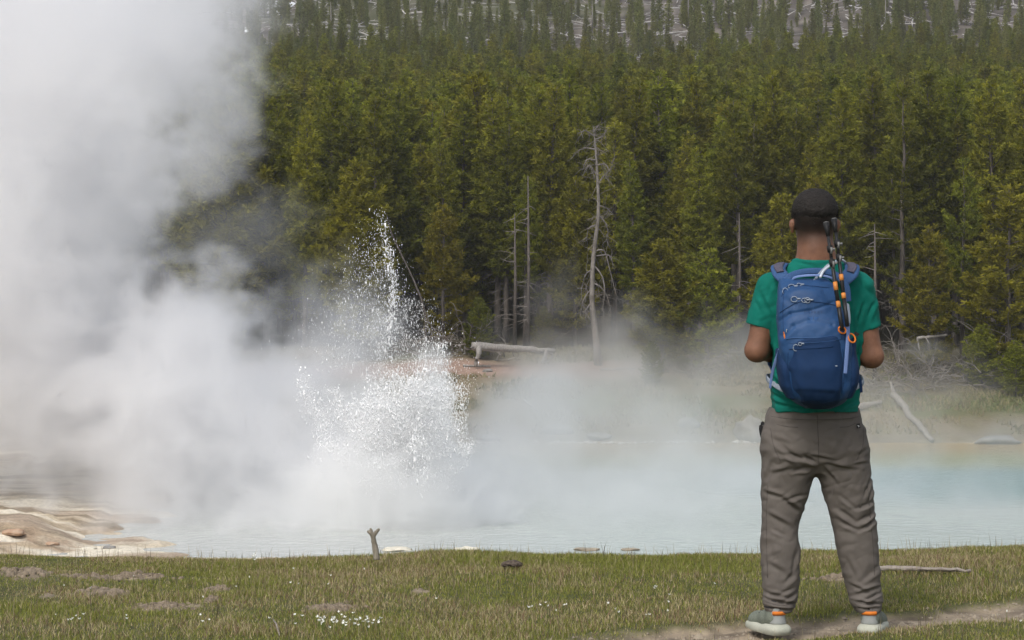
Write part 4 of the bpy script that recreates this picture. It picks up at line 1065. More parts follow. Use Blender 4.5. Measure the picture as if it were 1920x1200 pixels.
# ------------------------------------------------------------------ the eruption: flying water drops
rg = np.random.default_rng(9)
GY = 70.0
def drops(n, fx, sizef):
    P_ = []; S_ = []
    for _ in range(n):
        pass
    return None
pts = []; siz = []
def addp(px, py, dep, s): pts.append(np.stack([(px - 960) / FP * (GY + dep), GY + dep, CZ - (py - HY) / FP * (GY + dep)], 1)); siz.append(s)
# central jet
n = 1500; t = rg.random(n) ** .8; py = 385 + t * 470
cx = np.interp(py, [385, 430, 480, 530, 570, 620, 680, 740, 860], [712, 718, 728, 738, 739, 730, 722, 718, 720]); wd = np.interp(py, [385, 480, 560, 640, 700, 860], [9, 5.5, 5, 9, 22, 50])
addp(cx + rg.normal(size=n) * wd, py, rg.normal(size=n) * .25, rg.gamma(2.2, .010, n) + .006)
# clots on the jet
n = 170; py = rg.uniform(465, 640, n); cx = np.interp(py, [455, 480, 530, 570, 620, 700], [726, 730, 738, 739, 729, 720])
addp(cx + rg.normal(size=n) * 4, py, rg.normal(size=n) * .1, rg.uniform(.025, .06, n))
# cloud of fine drops round the jet, thicker on its left
n = 7000; py = 400 + 300 * rg.beta(2.2, 1.2, n); sp = np.interp(py, [400, 460, 560, 700], [14, 28, 48, 75]); off = rg.normal(size=n)
addp(np.interp(py, [400, 700], [712, 705]) + np.where(off < 0, off * sp, off * sp * .75) - .15 * sp, py, rg.normal(size=n) * .6, rg.gamma(2, .006, n) + .005)
# right veil
n = 2800; py = rg.uniform(560, 740, n); addp(np.interp(py, [560, 740], [760, 830]) + rg.normal(size=n) * np.interp(py, [560, 740], [25, 45]), py, rg.normal(size=n) * .6, rg.gamma(2, .006, n) + .005)
n = 420; py = rg.uniform(640, 740, n); addp(830 + (py - 690) * .1 + rg.normal(size=n) * 9, py, rg.normal(size=n) * .3, rg.gamma(2, .012, n) + .008)
# body of the splash: many arcs thrown up and outward
for jet in range(240):
    vx = rg.normal() * .42; top = rg.uniform(690, 860) + 130 * abs(vx) ** 1.3; x0 = 755 + rg.normal() * 38; m = rg.integers(90, 230)
    s = .35 + .65 * rg.beta(2.0, 1.2, m); py = 990 - (990 - top) * (1 - (1 - s) ** 2); px = x0 + vx * 190 * s * (990 - top) / 260 + rg.normal(size=m) * (3 + 9 * s)
    px = np.where(px > 870, 870 + (px - 870) * .25 + 5 * rg.normal(size=m), px)
    addp(px, py + rg.normal(size=m) * 5, rg.normal() * .8 - 1.0 + rg.normal(size=m) * .2, rg.gamma(2, .010, m) + .006)
# left spray arm
n = 1500; t = rg.random(n); addp(562 + 50 * t + rg.normal(size=n) * 9, 705 + 115 * t ** .8 + rg.normal(size=n) * 14, rg.normal(size=n) * .4 + 0, rg.gamma(2, .009, n) + .006)
n = 2500; addp(rg.uniform(600, 740, n), rg.uniform(760, 850, n) + rg.normal(size=n) * 10, rg.normal(size=n) * .5 - 1.2, rg.gamma(2, .008, n) + .006)
# grainy top crest and right edge
n = 15000; a = rg.uniform(.1, 3.05, n); R_ = rg.beta(2.6, 1.5, n); addp(785 + np.cos(a) * 112 * R_ * (1 + .22 * fbm(a * 5, 3, 0, 3)), 850 + rg.normal(size=n) * 26 - np.sin(a) * 165 * R_ * (1 + .35 * fbm(a * 5, 0, 0, 3)), rg.normal(size=n) * .6 - 1.7, rg.gamma(2, .009, n) + .005)
P_ = np.concatenate(pts); S_ = np.concatenate(siz) * .50
P_[:, 2] = np.maximum(P_[:, 2], POOL_Z + .02)
n = len(P_); oc = np.array([[.94, 0, -.5], [-.47, .82, -.5], [-.47, -.82, -.5], [0, 0, 1.25]])
sc = S_[:, None, None] * rg.uniform(.75, 1.35, (n, 4, 1)) * .72
el = 1 + (rg.random(n) < .45) * rg.uniform(.3, 3.0, n); th = rg.uniform(0, 6.28, n); oo = np.repeat(oc[None], n, 0)
ox = oo[..., 0] * np.cos(th)[:, None] - oo[..., 1] * np.sin(th)[:, None]; oy = oo[..., 0] * np.sin(th)[:, None] + oo[..., 1] * np.cos(th)[:, None]
oo = np.stack([ox, oy, oo[..., 2] * rg.choice([-1, 1], n)[:, None]], -1) * sc; oo[..., 2] *= el[:, None]
v = (P_[:, None] + oo).reshape(-1, 3); k0 = np.arange(n)[:, None] * 4
F_ = np.concatenate([k0 + [f_] for f_ in ([0, 1, 3], [1, 2, 3], [2, 0, 3], [0, 2, 1])])
M_drop = bpy.data.materials.new('white_water'); M_drop.use_nodes = True; b = M_drop.node_tree.nodes['Principled BSDF']
b.inputs['Base Color'].default_value = (.96, .97, .98, 1); b.inputs['Roughness'].default_value = .3
_nt = M_drop.node_tree; _tr = _nt.nodes.new('ShaderNodeBsdfTranslucent'); _tr.inputs[0].default_value = (.93, .95, .97, 1); _mx = _nt.nodes.new('ShaderNodeMixShader'); _mx.inputs[0].default_value = .04
_nt.links.new(b.outputs[0], _mx.inputs[1]); _nt.links.new(_tr.outputs[0], _mx.inputs[2]); _nt.links.new(_mx.outputs[0], _nt.nodes['Material Output'].inputs[0])
drops_o = obj('water_drops', mk_mesh('water_drops', v, F_, M_drop, True))
tag(drops_o, 'white drops of hot water thrown up by the erupting geyser', 'water drops', kind='stuff')
# ------------------------------------------------------------------ meadow: grass blades
M_grass = bpy.data.materials.new('meadow_grass'); M_grass.use_nodes = True; nt = M_grass.node_tree; nt.nodes.clear(); N = nt.nodes.new; L = nt.links.new
out = N('ShaderNodeOutputMaterial'); b = N('ShaderNodeBsdfPrincipled'); b.inputs['Roughness'].default_value = .6; b.inputs['Specular IOR Level'].default_value = .25
at = N('ShaderNodeAttribute'); at.attribute_name = 'colour'; L(at.outputs['Color'], b.inputs['Base Color'])
tr = N('ShaderNodeBsdfTranslucent'); L(at.outputs['Color'], tr.inputs[0]); ms = N('ShaderNodeMixShader'); ms.inputs[0].default_value = .3
L(b.outputs[0], ms.inputs[1]); L(tr.outputs[0], ms.inputs[2]); L(ms.outputs[0], out.inputs[0])
def blades(n, x, y, h, wdt, col, rg, lean=.5):
    z = zg(x, y) - .004; a = rg.uniform(0, 6.283, n); ca, sa = np.cos(a), np.sin(a); b_ = rg.uniform(0, 6.283, n); ln = lean * h * rg.uniform(.1, 1.0, n)
    lx, ly = np.cos(b_) * ln, np.sin(b_) * ln
    def pt(f, wf, l): return np.stack([x + ca * wdt * wf + lx * l, y + sa * wdt * wf + ly * l, z + h * f], 1)
    v = np.stack([pt(0, -.5, 0), pt(0, .5, 0), pt(.55, -.42, .35), pt(.55, .42, .35), pt(1, 0, 1)], 1).reshape(-1, 3)
    k = np.arange(n)[:, None] * 5
    f = np.concatenate([k + [[0, 1, 3]], k + [[0, 3, 2]], k + [[2, 3, 4]]])
    return v, f, np.repeat(col, 5, 0)
rg = np.random.default_rng(12)
n = 290000
y_ = rg.uniform(9.3, 13.9, n); y_[: n // 5] = rg.uniform(12.6, 13.6, n // 5)
x_ = rg.uniform(-1, 1, n); wide = rg.random(n) < .22; x_ = np.where(wide, x_ * 4.2, x_ * .2 * y_ )
pm = path_mask(x_, y_); dm = dirt_mask(x_, y_)
keep = (rg.random(n) > np.maximum(pm * 1.04, dm * .93)) & ~((np.abs(x_) > .21 * y_) & (rg.random(n) < .3))
x_, y_, pm, dm = x_[keep], y_[keep], pm[keep], dm[keep]; n = len(x_)
patch = fbm(x_ * .9, y_ * 1.6, 2, 4); p2 = fbm(x_ * 4, y_ * 4, 6, 3)
h = (.022 + .015 * np.clip(patch, -1, 1) + .010 * p2) * rg.uniform(.5, 1.35, n); h *= np.where(pm + dm > .1, .6, 1); h = np.maximum(h, .008)
tall = rg.random(n) < .010; h = np.where(tall, h * rg.uniform(1.5, 2.3, n), h)
w = np.where(tall, .0016, rg.uniform(.0018, .0042, n))
dry = np.clip(.40 + 1.0 * fbm(x_ * 1.4, y_ * 2.6, 9, 4) + .5 * p2 + rg.normal(size=n) * .28 - .25 * sstep(11.2, 10.2, y_), 0, 1)
g1 = np.array([.125, .15, .026]); g2 = np.array([.24, .235, .055]); d1 = np.array([.38, .32, .18]); d2 = np.array([.20, .13, .08])
c = g1 + (g2 - g1) * rg.random(n)[:, None]; dc = d1 + (d2 - d1) * (rg.random(n) < .4)[:, None]
c = np.where((rg.random(n) < dry * .85)[:, None], dc, c) * rg.uniform(.85, 1.4, (n, 1))
v, f, c = blades(n, x_, y_, h, w, c, rg, .8)
grass = obj('meadow_grass', mk_mesh('meadow_grass', v, f, M_grass, False, cols={'colour': c}))
tag(grass, 'short green and straw-coloured meadow grass', 'grass', kind='stuff')
# straw stalks and seed heads
n = 2600; y_ = rg.uniform(9.8, 13.7, n); x_ = rg.uniform(-.21, .21, n) * y_; k_ = (path_mask(x_, y_) < .2); x_, y_ = x_[k_], y_[k_]; n = len(x_)
h = rg.uniform(.05, .10, n); c = np.where((rg.random(n) < .6)[:, None], np.array([[.34, .28, .17]]), np.array([[.10, .08, .05]]))
v, f, c = blades(n, x_, y_, h, np.full(n, .0022), c, rg, .35)
tag(obj('dry_stalks', mk_mesh('dry_stalks', v, f, M_grass, False, cols={'colour': c})), 'thin dry seed stalks standing in the meadow', 'grass', kind='stuff')

# tiny white flowers
M_petal = pmat('white_petals', [(.80, .80, .74), (.86, .86, .82)], 5, .7); M_stem = pmat('flower_stems', [(.10, .13, .03)], 5, .8)
def flower_group(cl, rr):
    mb = MB(); st = MB()
    for (px, py, n, sx, sy, s0) in cl:
        for _ in range(n):
            yy = gy(py + rr.normal() * sy); xx = (px + rr.normal() * sx - 960) / FP * yy
            if path_mask(xx, yy) > .15: continue
            zz = float(zg(xx, yy)); hh = rr.uniform(.035, .06); s_ = s0 * rr.uniform(.6, 1.2)
            st.tube([(xx, yy, zz), (xx, yy, zz + hh)], [.0012, .001], 3, cap=False)
            for q in range(5):
                a = q * 1.257 + rr.random(); mb.add(np.array([[xx, yy, zz + hh], [xx + math.cos(a - .5) * s_, yy + math.sin(a - .5) * s_, zz + hh + .004], [xx + math.cos(a) * s_ * 1.5, yy + math.sin(a) * s_ * 1.5, zz + hh + rr.uniform(0, .012)], [xx + math.cos(a + .5) * s_, yy + math.sin(a + .5) * s_, zz + hh + .006]]), [[0, 1, 2, 3]])
    return mb, st
rr = np.random.default_rng(3)
a, s = flower_group([(640, 1189, 34, 34, 5, .005), (612, 1192, 14, 18, 4, .005), (690, 1190, 10, 12, 4, .005), (1040, 1158, 8, 22, 3, .005), (140, 1187, 7, 12, 3, .005), (240, 1184, 3, 4, 2, .005), (470, 1055, 5, 7, 2, .005), (384, 1186, 3, 4, 2, .005), (1120, 1197, 4, 10, 2, .005), (1230, 1123, 3, 4, 2, .005),
                     (1850, 1150, 8, 40, 14, .004), (1250, 1150, 10, 120, 22, .0045), (500, 1120, 16, 300, 40, .004), (1800, 1170, 12, 70, 12, .005)], rr)
fl = tag(a.build('white_wildflowers', M_petal, smooth=False), 'tiny white wildflowers scattered in the grass', 'flowers', kind='stuff'); fs = s.build('stems', M_stem, fl)

# earth clods on the bare patches
M_clod = pmat('dry_clods', [(.10, .078, .056), (.25, .20, .145)], 30, .95, .8, 90, coord='Object', bdist=.004)
for q, (px, py, rx, ry) in enumerate(DIRT[:8]):
    y0 = gy(py); x0 = (px - 960) / FP * y0; mb = MB(); r2 = np.random.default_rng(70 + q); ax = rx / FP * y0; ay = max(ry * y0 * y0 / (FP * CZ), .05)
    z0 = float(zg(x0, y0))
    for _ in range(int(60 + rx * 4)):
        xx = x0 + r2.normal() * ax * .36; yy = y0 + r2.normal() * ay * .3; s_ = abs(r2.normal()) * .006 + .003
        n_ = 8; ph = np.arange(n_) / n_ * 6.283
        ring = [(xx + np.cos(ph) * s_ * r2.uniform(.8, 1.4, n_), yy + np.sin(ph) * s_ * r2.uniform(.8, 1.2, n_), np.full(n_, float(zg(xx, yy)) - .004 + 0 * ph)), (xx + np.cos(ph) * s_ * .8, yy + np.sin(ph) * s_ * .7, float(zg(xx, yy)) + s_ * r2.uniform(.35, .7, n_))]
        v = np.concatenate([np.stack(a_, 1) for a_ in ring] + [[[xx, yy, float(zg(xx, yy)) + s_ * .8]]]); k0 = np.arange(n_)
        mb.add(v, np.stack([k0, (k0 + 1) % n_, n_ + (k0 + 1) % n_, n_ + k0], 1)); mb.t.append((np.stack([n_ + k0, n_ + (k0 + 1) % n_, np.full(n_, 2 * n_)], 1) + mb.n - len(v)).astype(np.int32))
    o = mb.build('earth_mound', M_clod, org=(x0, y0, z0), loc=(x0, y0, z0))
    o['kind'] = 'stuff'
    tag(o, ['grey earth patch in the grass nearest the frame edge below the orange crust', 'long streak of dry earth running across the upper grass', 'small crumbly earth mound on the upper meadow between the streak and the forked stick', 'faint earth patch below the long dry streak',
            'largest mound of loose grey earth in the near grass', 'flat clod of bare earth in the grass below the forked stick', 'tiny clod patch above the largest earth mound', 'low bare patch in the grass between the boots'][q], 'earth mound')

# forked stump, dung, stick
M_stump = pmat('stump_bark', [(.13, .115, .085), (.28, .25, .20)], 14, .95, .9, 50, stretch=(2, 2, .5), bdist=.01)
Yk = 12.9
def K(px, py, d=0): return WP(px, py, Yk + d)
g = K(704, 1042); S_ = SDF(K(680, 1050) - [0, .15, 0], K(722, 982) + [0, .15, 0], .0022)
S_.path([K(706, 1046), K(704, 1030), K(701, 1015), K(699, 1003)], [.0165, .0145, .0125, .011], .004)
S_.path([K(699, 1006), K(694, 999, -.005), K(691, 997)], [.010, .008, .0075], .004)
S_.path([K(699, 1004), K(696, 995), K(695, 992)], [.008, .007, .006], .004)
S_.path([K(700, 1006), K(705, 998, .005), K(710, 993)], [.010, .0085, .007], .004)
V, Q = S_.nets(1); V += .0015 * fbm(V[:, 0] * 150, V[:, 1] * 150, V[:, 2] * 40, 3)[:, None] * vnorm(V, Q)
o = obj('forked_stump', mk_mesh('forked_stump', V - g, Q, M_stump), None, g); tag(o, 'small forked dead stick standing upright on the grass edge', 'stump')
Yk = 12.75; g = np.array([0, Yk, float(zg(0, Yk)) + .016])
S_ = SDF(g - [.10, .10, .05], g + [.10, .10, .08], .003); r2 = np.random.default_rng(4)
for _ in range(34):
    a = r2.uniform(0, 6.28); rr_ = r2.random() ** .5; S_.ell(g + [math.cos(a) * .042 * rr_, math.sin(a) * .03 * rr_, .006 + .026 * (1 - rr_) * r2.random()], (.013, .011, .010), .004)
V, Q = S_.nets(1); V += .004 * fbm(V[:, 0] * 120, V[:, 1] * 120, V[:, 2] * 120, 3)[:, None] * vnorm(V, Q)
o = obj('dried_dung', mk_mesh('dried_dung', V - g, Q, pmat('dung', [(.045, .035, .028), (.12, .095, .075)], 60, .95, .8, 200, bdist=.004)), None, g); tag(o, 'dark brown dried dung heap on the grass edge', 'dung')
def gp(px, py):
    y = gy(py); 
    for _ in range(4): y = (CZ - float(zg((px - 960) / FP * y, y))) * FP / (py - HY)
    x = (px - 960) / FP * y; return np.array([x, y, float(zg(x, y))])
a, b_ = gp(1640, 1073), gp(1822, 1078)
M_stick = pmat('weathered_stick', [(.20, .165, .14), (.36, .32, .28)], 20, .95, .9, 60, stretch=(.4, 2, 2), bdist=.01)
t = thing('dead_branch', 'long split dead branch lying in the grass right of the boots', 'branch', a); m_ = MB(); r2 = np.random.default_rng(8)
s = np.linspace(0, 1, 14)[:, None]; P_ = a + (b_ - a) * s + [0, 0, .02] + r2.normal(size=(14, 3)) * [.002, .006, .002]
m_.tube(P_, np.linspace(.015, .008, 14) * r2.uniform(.75, 1.25, 14), 7); m_.build('stem', M_stick, t, org=a)
m_ = MB(); P2 = P_[6:12] + [0, -.02, .004]; m_.tube(P2, [.004, .007, .008, .008, .006, .003], 6); m_.build('split_piece', M_stick, t, org=a)
a, b_ = gp(1648, 1033), gp(1700, 1036)
o = MB(); o.tube([a + [0, 0, .01], (a + b_) / 2 + [0, .01, .014], b_ + [0, 0, .01]], [.009, .012, .006], 7); tag(o.build('dead_branch', M_stick, org=a, loc=a), 'short dark stick on the grass edge above the long branch', 'branch')
a, b_ = gp(512, 1175), gp(524, 1196)
o = MB(); o.tube([a + [0, 0, .03], (a + b_) / 2 + [0, .01, .03], b_ + [0, 0, .01]], [.003, .004, .003], 5); tag(o.build('dead_branch', M_stick, org=a, loc=a), 'short pale twig leaning in the near grass among flowers', 'branch')
# pebbles on the path
mb = MB(); r2 = np.random.default_rng(15)
for _ in range(900):
    xx = r2.uniform(.1, 2.6); yy = np.interp(xx, [0, .45, 1.25, 1.75, 2.4], [10.5, 10.6, 10.93, 11.15, 11.5]) + r2.normal() * .11; s_ = abs(r2.normal()) * .006 + .003; zz = float(vnoise(0, 0)) * 0
    v = np.array([[1, 0, 0], [-1, 0, 0], [0, 1, 0], [0, -1, 0], [0, 0, .7], [0, 0, -.5]]) * s_ * r2.uniform(.6, 1.4, (6, 1)); mb.add(v + [xx, yy, 0], [[0, 2, 4], [2, 1, 4], [1, 3, 4], [3, 0, 4], [2, 0, 5], [1, 2, 5], [3, 1, 5], [0, 3, 5]])
V = np.concatenate(mb.v); c_ = V.reshape(-1, 6, 3).mean(1); zz = zg(c_[:, 0], c_[:, 1]); V[:, 2] += np.repeat(zz, 6); mb.v = [V]
tag(mb.build('path_pebbles', pmat('path_grit', [(.15, .12, .09), (.34, .29, .22)], 20, .95), smooth=False), 'loose grit and crumbs of earth on the footpath', 'gravel', kind='stuff')
# ------------------------------------------------------------------ the man
PY = 10.83
def Z(py, Yd=PY): return CZ - (py - HY) / FP * Yd
def Xx(px, Yd=PY): return (px - 960) / FP * Yd
def T3(rows, Yd=PY):
    """rows (py, xl, xr, cy, hd) -> (z, cx, hw, cy, hd)"""
    return [(Z(a, Yd), (Xx(b, Yd) + Xx(c, Yd)) / 2, (Xx(c, Yd) - Xx(b, Yd)) / 2, PY + d, e) for a, b, c, d, e in rows]
def PT(px, py, dy): return np.array([Xx(px), PY + dy, Z(py)])

M_skin = pmat('skin', [(.135, .062, .036), (.225, .108, .064)], 22, .6, .35, 500, spec=.35, attr='fade', attr_cols=(.009, .007, .006), bdist=.001)
M_skin.node_tree.nodes['Principled BSDF'].inputs['Subsurface Weight'].default_value = .06
M_skin.node_tree.nodes['Principled BSDF'].inputs['Subsurface Scale'].default_value = .01
M_hair = pmat('black_hair', [(.009, .008, .007), (.022, .018, .016)], 90, .75, .9, 260, spec=.25, bdist=.004)
M_teal = pmat('teal_jersey', [(.0, .105, .078), (.002, .14, .105)], 7, .85, .12, 900, sheen=.0, spec=.2, bdist=.0006)
M_pants = pmat('grey_brown_twill', [(.088, .076, .066), (.122, .107, .095)], 5, .8, .12, 700, sheen=.0, spec=.25, bdist=.0006)
M_black = pmat('black_rubber', [(.009, .009, .01), (.014, .014, .014)], 20, .6, spec=.25)
gx = Xx(1530)
man = thing('person', 'man in teal t-shirt and grey-brown trousers standing with his back turned', 'person', (gx, PY, 0.0))
ORG = np.array([gx, PY, 0.0])

def out(name, S, mat, parent=man, org=ORG, smooth=1, post=None, attrs=None):
    V, Q = S.nets(smooth)
    if post: V = post(V, Q)
    at = attrs(V) if attrs else None
    return obj(name, mk_mesh(name, V - org, Q, mat, True, at), parent)

# body: one continuous surface
B = SDF((gx - .36, PY - .20, -.0), (gx + .36, PY + .46, 1.80), .0062)
B.ell(PT(1527.5, 408, .005), (.084, .098, .105), .0, p=2.3)                       # skull
B.ell(PT(1527.5, 398, -.03), (.080, .075, .082), .02)
B.ell(PT(1528, 450, .030), (.062, .080, .075), .03)                              # jaw and face
B.ell(PT(1528, 476, .075), (.030, .028, .022), .02)
B.caps(PT(1528, 455, -.010), PT(1529, 505, -.015), .065, .070, .03)                # neck
B.caps(PT(1500, 505, -.02), PT(1530, 470, -.02), .030, .045, .05); B.caps(PT(1560, 505, -.02), PT(1530, 470, -.02), .030, .045, .05)
B.caps(PT(1527, 442, .095), PT(1527, 430, .108), .008, .014, .010)               # nose
B.ell(PT(1527, 446, .112), (.016, .012, .010), .008)
for sx in (-1, 1):
    B.ell(PT(1527.5 + sx * 15, 427, .112), (.015, .012, .010), .008, 's')
    B.ell(PT(1527.5 + sx * 15, 421, .098), (.022, .010, .006), .010)
    ex = 1527.5 + sx * 43.5; R = Matrix.Rotation(sx * -.35, 3, 'Z')
    B.ell(PT(ex - sx * 1.5, 424, .0), (.008, .019, .031), .006, R=R, pad=.02); B.ell(PT(ex + sx * 1.5, 421, -.007), (.007, .016, .020), .004, R=R)
    B.ell(PT(ex + sx * 2.2, 423, .009), (.005, .008, .014), .004, 's', R=R)
B.ell(PT(1527, 457, .103), (.024, .012, .005), .006); B.ell(PT(1527, 462, .102), (.020, .012, .006), .005)
B.table(T3([(500, 1480, 1575, -.01, .05), (530, 1456, 1600, 0, .085), (600, 1462, 1600, 0, .10), (680, 1466, 1596, 0, .09), (760, 1458, 1598, 0, .10), (840, 1450, 1606, 0, .10), (872, 1462, 1600, 0, .08)]), .04)
# legs inside the trousers
B.path([PT(1472, 850, 0), PT(1468, 970, .01), PT(1462, 1125, -.02)], [.075, .055, .035], .03); B.path([PT(1586, 850, 0), PT(1600, 970, .01), PT(1624, 1125, -.02)], [.075, .055, .035], .03)
# arms: hanging, bent forward at the elbows, hands loosely clasped in front of the belly
SH = {-1: PT(1447, 540, .0), 1: PT(1609, 542, .0)}; EL = {-1: PT(1419, 656, -.015), 1: PT(1633, 667, -.015)}
WR = {-1: np.array([gx - .085, PY + .285, 1.115]), 1: np.array([gx + .085, PY + .290, 1.105])}
for s in (-1, 1):
    B.caps(SH[s], EL[s], .049, .0475, .03); B.ell(SH[s] * .55 + EL[s] * .45 + [s * .004, .012, 0], (.046, .050, .08), .03)
    mid = EL[s] * .62 + WR[s] * .38; B.caps(EL[s], mid, .043, .041, .02); B.caps(mid, WR[s], .042, .026, .02)
    B.ell(EL[s] + [s * .0, .004, -.004], (.043, .036, .036), .02)
    # hand
    d = np.array([-s * .75, .42, .05]); d /= np.linalg.norm(d); up = np.array([0, -.1, 1.0]); sd = np.cross(d, up); sd /= np.linalg.norm(sd); up = np.cross(sd, d)
    pc = WR[s] + d * .045; Rm_ = np.stack([d, sd, up], 1)
    B.ell(pc, (.050, .017, .041), .012, R=Rm_)
    for q, (o_, L_) in enumerate([(.030, .066), (.010, .074), (-.011, .070), (-.030, .055)]):
        a0 = pc + d * .034 + up * o_ * .95; bend = sd * (-s) * 1.0
        a1 = a0 + (d * .85 + bend * .3) * L_ * .48; a2 = a1 + (d * .45 + bend * .85) * L_ * .32; a3 = a2 + (d * -.05 + bend * .95) * L_ * .24
        B.path([a0, a1, a2, a3], [.0095, .0088, .008, .0072], .003)
    t0 = WR[s] + d * .018 + up * .026; t1 = t0 + (d * .5 + up * .8) * .034; t2 = t1 + (d * .85 + up * .35) * .030
    B.path([t0 - up * .01, t0, t1, t2], [.014, .013, .0105, .009], .006)
def fade(V):
    z = V[:, 2]; x = V[:, 0]; y = V[:, 1]
    hd = z > Z(490)
    # hair fades to skin from just over the ears down to the nape; stubble along the jaw
    f = .97 * sstep(Z(482), Z(420), z) * sstep(.085, .045, y - PY) * hd
    ear = np.abs(x - Xx(1527.5)) > .0855
    f = np.where(ear & (z < Z(405)), .0, f)
    beard = .75 * sstep(Z(448), Z(462), z) * sstep(Z(486), Z(474), z) * sstep(.035, .06, y - PY)
    side = .55 * sstep(.02, .04, y - PY) * sstep(.075, .06, y - PY) * hd * (z < Z(430)) * (z > Z(470))
    return {'fade': np.clip(np.maximum(np.maximum(f, beard), side), 0, 1)}
body = out('body', B, M_skin, attrs=fade)
M_eye = pmat('eye_white', [(.7, .68, .64)], 5, .2, spec=.6); M_iris = pmat('iris', [(.03, .015, .008)], 5, .2, spec=.6)
for sx in (-1, 1):
    for (nm, rr_, dd, mt) in (('eye', .0115, 0, M_eye), ('iris', .0055, .0072, M_iris)):
        mb = MB(); th = np.linspace(0, np.pi, 8); c0 = PT(1527.5 + sx * 15, 427, .0945 + dd)
        mb.tube([c0 + [0, math.cos(a) * rr_, 0] for a in th], [max(math.sin(a) * rr_, 1e-4) for a in th], 12); eo = mb.build(nm, mt, body, org=ORG)

# hair: short dense cap, slightly rough
H = SDF((Xx(1527.5) - .11, PY - .14, Z(432)), (Xx(1527.5) + .11, PY + .13, Z(340)), .0032)
H.ell(PT(1527.5, 403, .002), (.0905, .105, .102), .0, p=2.3); H.ell(PT(1527.5, 396, -.022), (.086, .094, .088), .02)
H.cut(lambda x, y, z: (Z(416) + .004 * np.sin(x * 90) + .010 * np.sin((x - gx) * 40) * 0 + .30 * np.clip(y - PY - .02, 0, 1) + .0 * x) - z)
def hp_(V, Q): return V - vnorm(V, Q) * (.0105 * sstep(Z(394), Z(413), V[:, 2] + .006 * fbm(V[:, 0] * 60, V[:, 1] * 60, 0, 2)))[:, None] + (.0035 * fbm(V[:, 0] * 190, V[:, 1] * 190, V[:, 2] * 190, 3))[:, None] * vnorm(V, Q)
hair = out('hair', H, M_hair, smooth=2, post=hp_)
# a fuzz of short strands over the cap and thinning down the fade
r = np.random.default_rng(2); n = 42000
nv = r.normal(size=(n, 3)); nv /= np.linalg.norm(nv, axis=1)[:, None]; nv[:, 2] = np.where(nv[:, 2] < -.55, -nv[:, 2], nv[:, 2])
Pc = np.array(PT(1527.5, 403, .002)) + nv * [.0865, .1015, .0985]
k_ = (nv[:, 1] < .7) & (Pc[:, 2] > Z(450)) & (r.random(n) < sstep(Z(446), Z(404), Pc[:, 2])) & ~((np.abs(nv[:, 0]) > .86) & (Pc[:, 2] < Z(408))); Pc, nv = Pc[k_], nv[k_]; n = len(Pc)
sd = np.cross(nv, r.normal(size=(n, 3))); sd /= np.linalg.norm(sd, axis=1)[:, None]; tip = Pc + (nv + r.normal(size=(n, 3)) * .5 + [0, 0, -.5]) * (.0075 * sstep(Z(440), Z(400), Pc[:, 2]) + .0012)[:, None]
v = np.stack([Pc - sd * .0006, Pc + sd * .0006, tip], 1).reshape(-1, 3); k0 = np.arange(n)[:, None] * 3
tag(obj('hair_strands', mk_mesh('hair_strands', v - ORG, k0 + [[0, 1, 2]], M_hair, False), hair), kind='stuff')

# t-shirt
S = SDF((gx - .36, PY - .20, Z(780)), (gx + .36, PY + .20, Z(476)), .005)
S.table(T3([(486, 1487, 1572, -.01, .078), (494, 1479, 1583, -.01, .084), (503, 1462, 1598, -.005, .088), (516, 1448, 1612, 0, .105), (540, 1438, 1621, 0, .118), (590, 1440, 1619, 0, .122), (650, 1446, 1612, 0, .116),
            (700, 1447, 1610, 0, .115), (740, 1441, 1613, 0, .125), (776, 1437, 1616, 0, .132)]), .0, p=2.35)
for s, a_, b_ in ((-1, PT(1446, 541, 0), PT(1418, 630, -.005)), (1, PT(1609, 542, 0), PT(1631, 640, -.005))):
    S.caps(a_, b_, .066, .0585, .035)
def hem(x, y, z):
    l = Z(612) + (x - Xx(1418)) * -.30; r_ = Z(617) + (x - Xx(1636)) * .34
    f = np.where(x < Xx(1441), l - z, np.where(x > Xx(1614), r_ - z, Z(771) + .006 * np.sin(x * 60) - z)); return f
def cutz(x):
    l = Z(612) - (x - Xx(1418)) * .30; r_ = Z(616) + (x - Xx(1636)) * .30; m_ = Z(771) + .0012 * np.sin(x * 40 + 1)
    a_ = sstep(Xx(1438), Xx(1450), x); b_ = sstep(Xx(1618), Xx(1606), x); return np.where(x < gx, l * (1 - a_) + m_ * a_, r_ * (1 - b_) + m_ * b_)
S.cut(lambda x, y, z: cutz(x) - z)
S.comb((slice(None),) * 3, (np.sqrt(((S.ax[0][:, None, None] - Xx(1529)) / .078) ** 2 + ((S.ax[1][None, :, None] - PY - .005) / .076) ** 2 + ((S.ax[2][None, None, :] - Z(478)) / .020) ** 2) - 1).astype(np.float32) * .02, .004, 's')
SC = [  # creases on the back of the shirt: (x0,y0,x1,y1,width px, depth mm)
 (1420, 545, 1440, 590, 7, 3), (1412, 560, 1424, 585, 6, 2), (1452, 520, 1430, 560, 8, 2), (1640, 560, 1622, 600, 7, 3), (1612, 560, 1606, 610, 5, 2.5), (1605, 600, 1618, 560, 6, 3), (1600, 520, 1640, 560, 9, 2),
 (1445, 700, 1462, 735, 7, 4), (1441, 735, 1475, 752, 6, 4), (1440, 752, 1500, 764, 6, 3), (1612, 700, 1600, 745, 7, 4), (1613, 745, 1570, 762, 6, 3), (1490, 490, 1520, 497, 4, 2), (1560, 490, 1535, 498, 4, 2), (1470, 520, 1500, 505, 5, 2), (1443, 640, 1452, 690, 6, 4), (1612, 640, 1604, 690, 6, 4)]
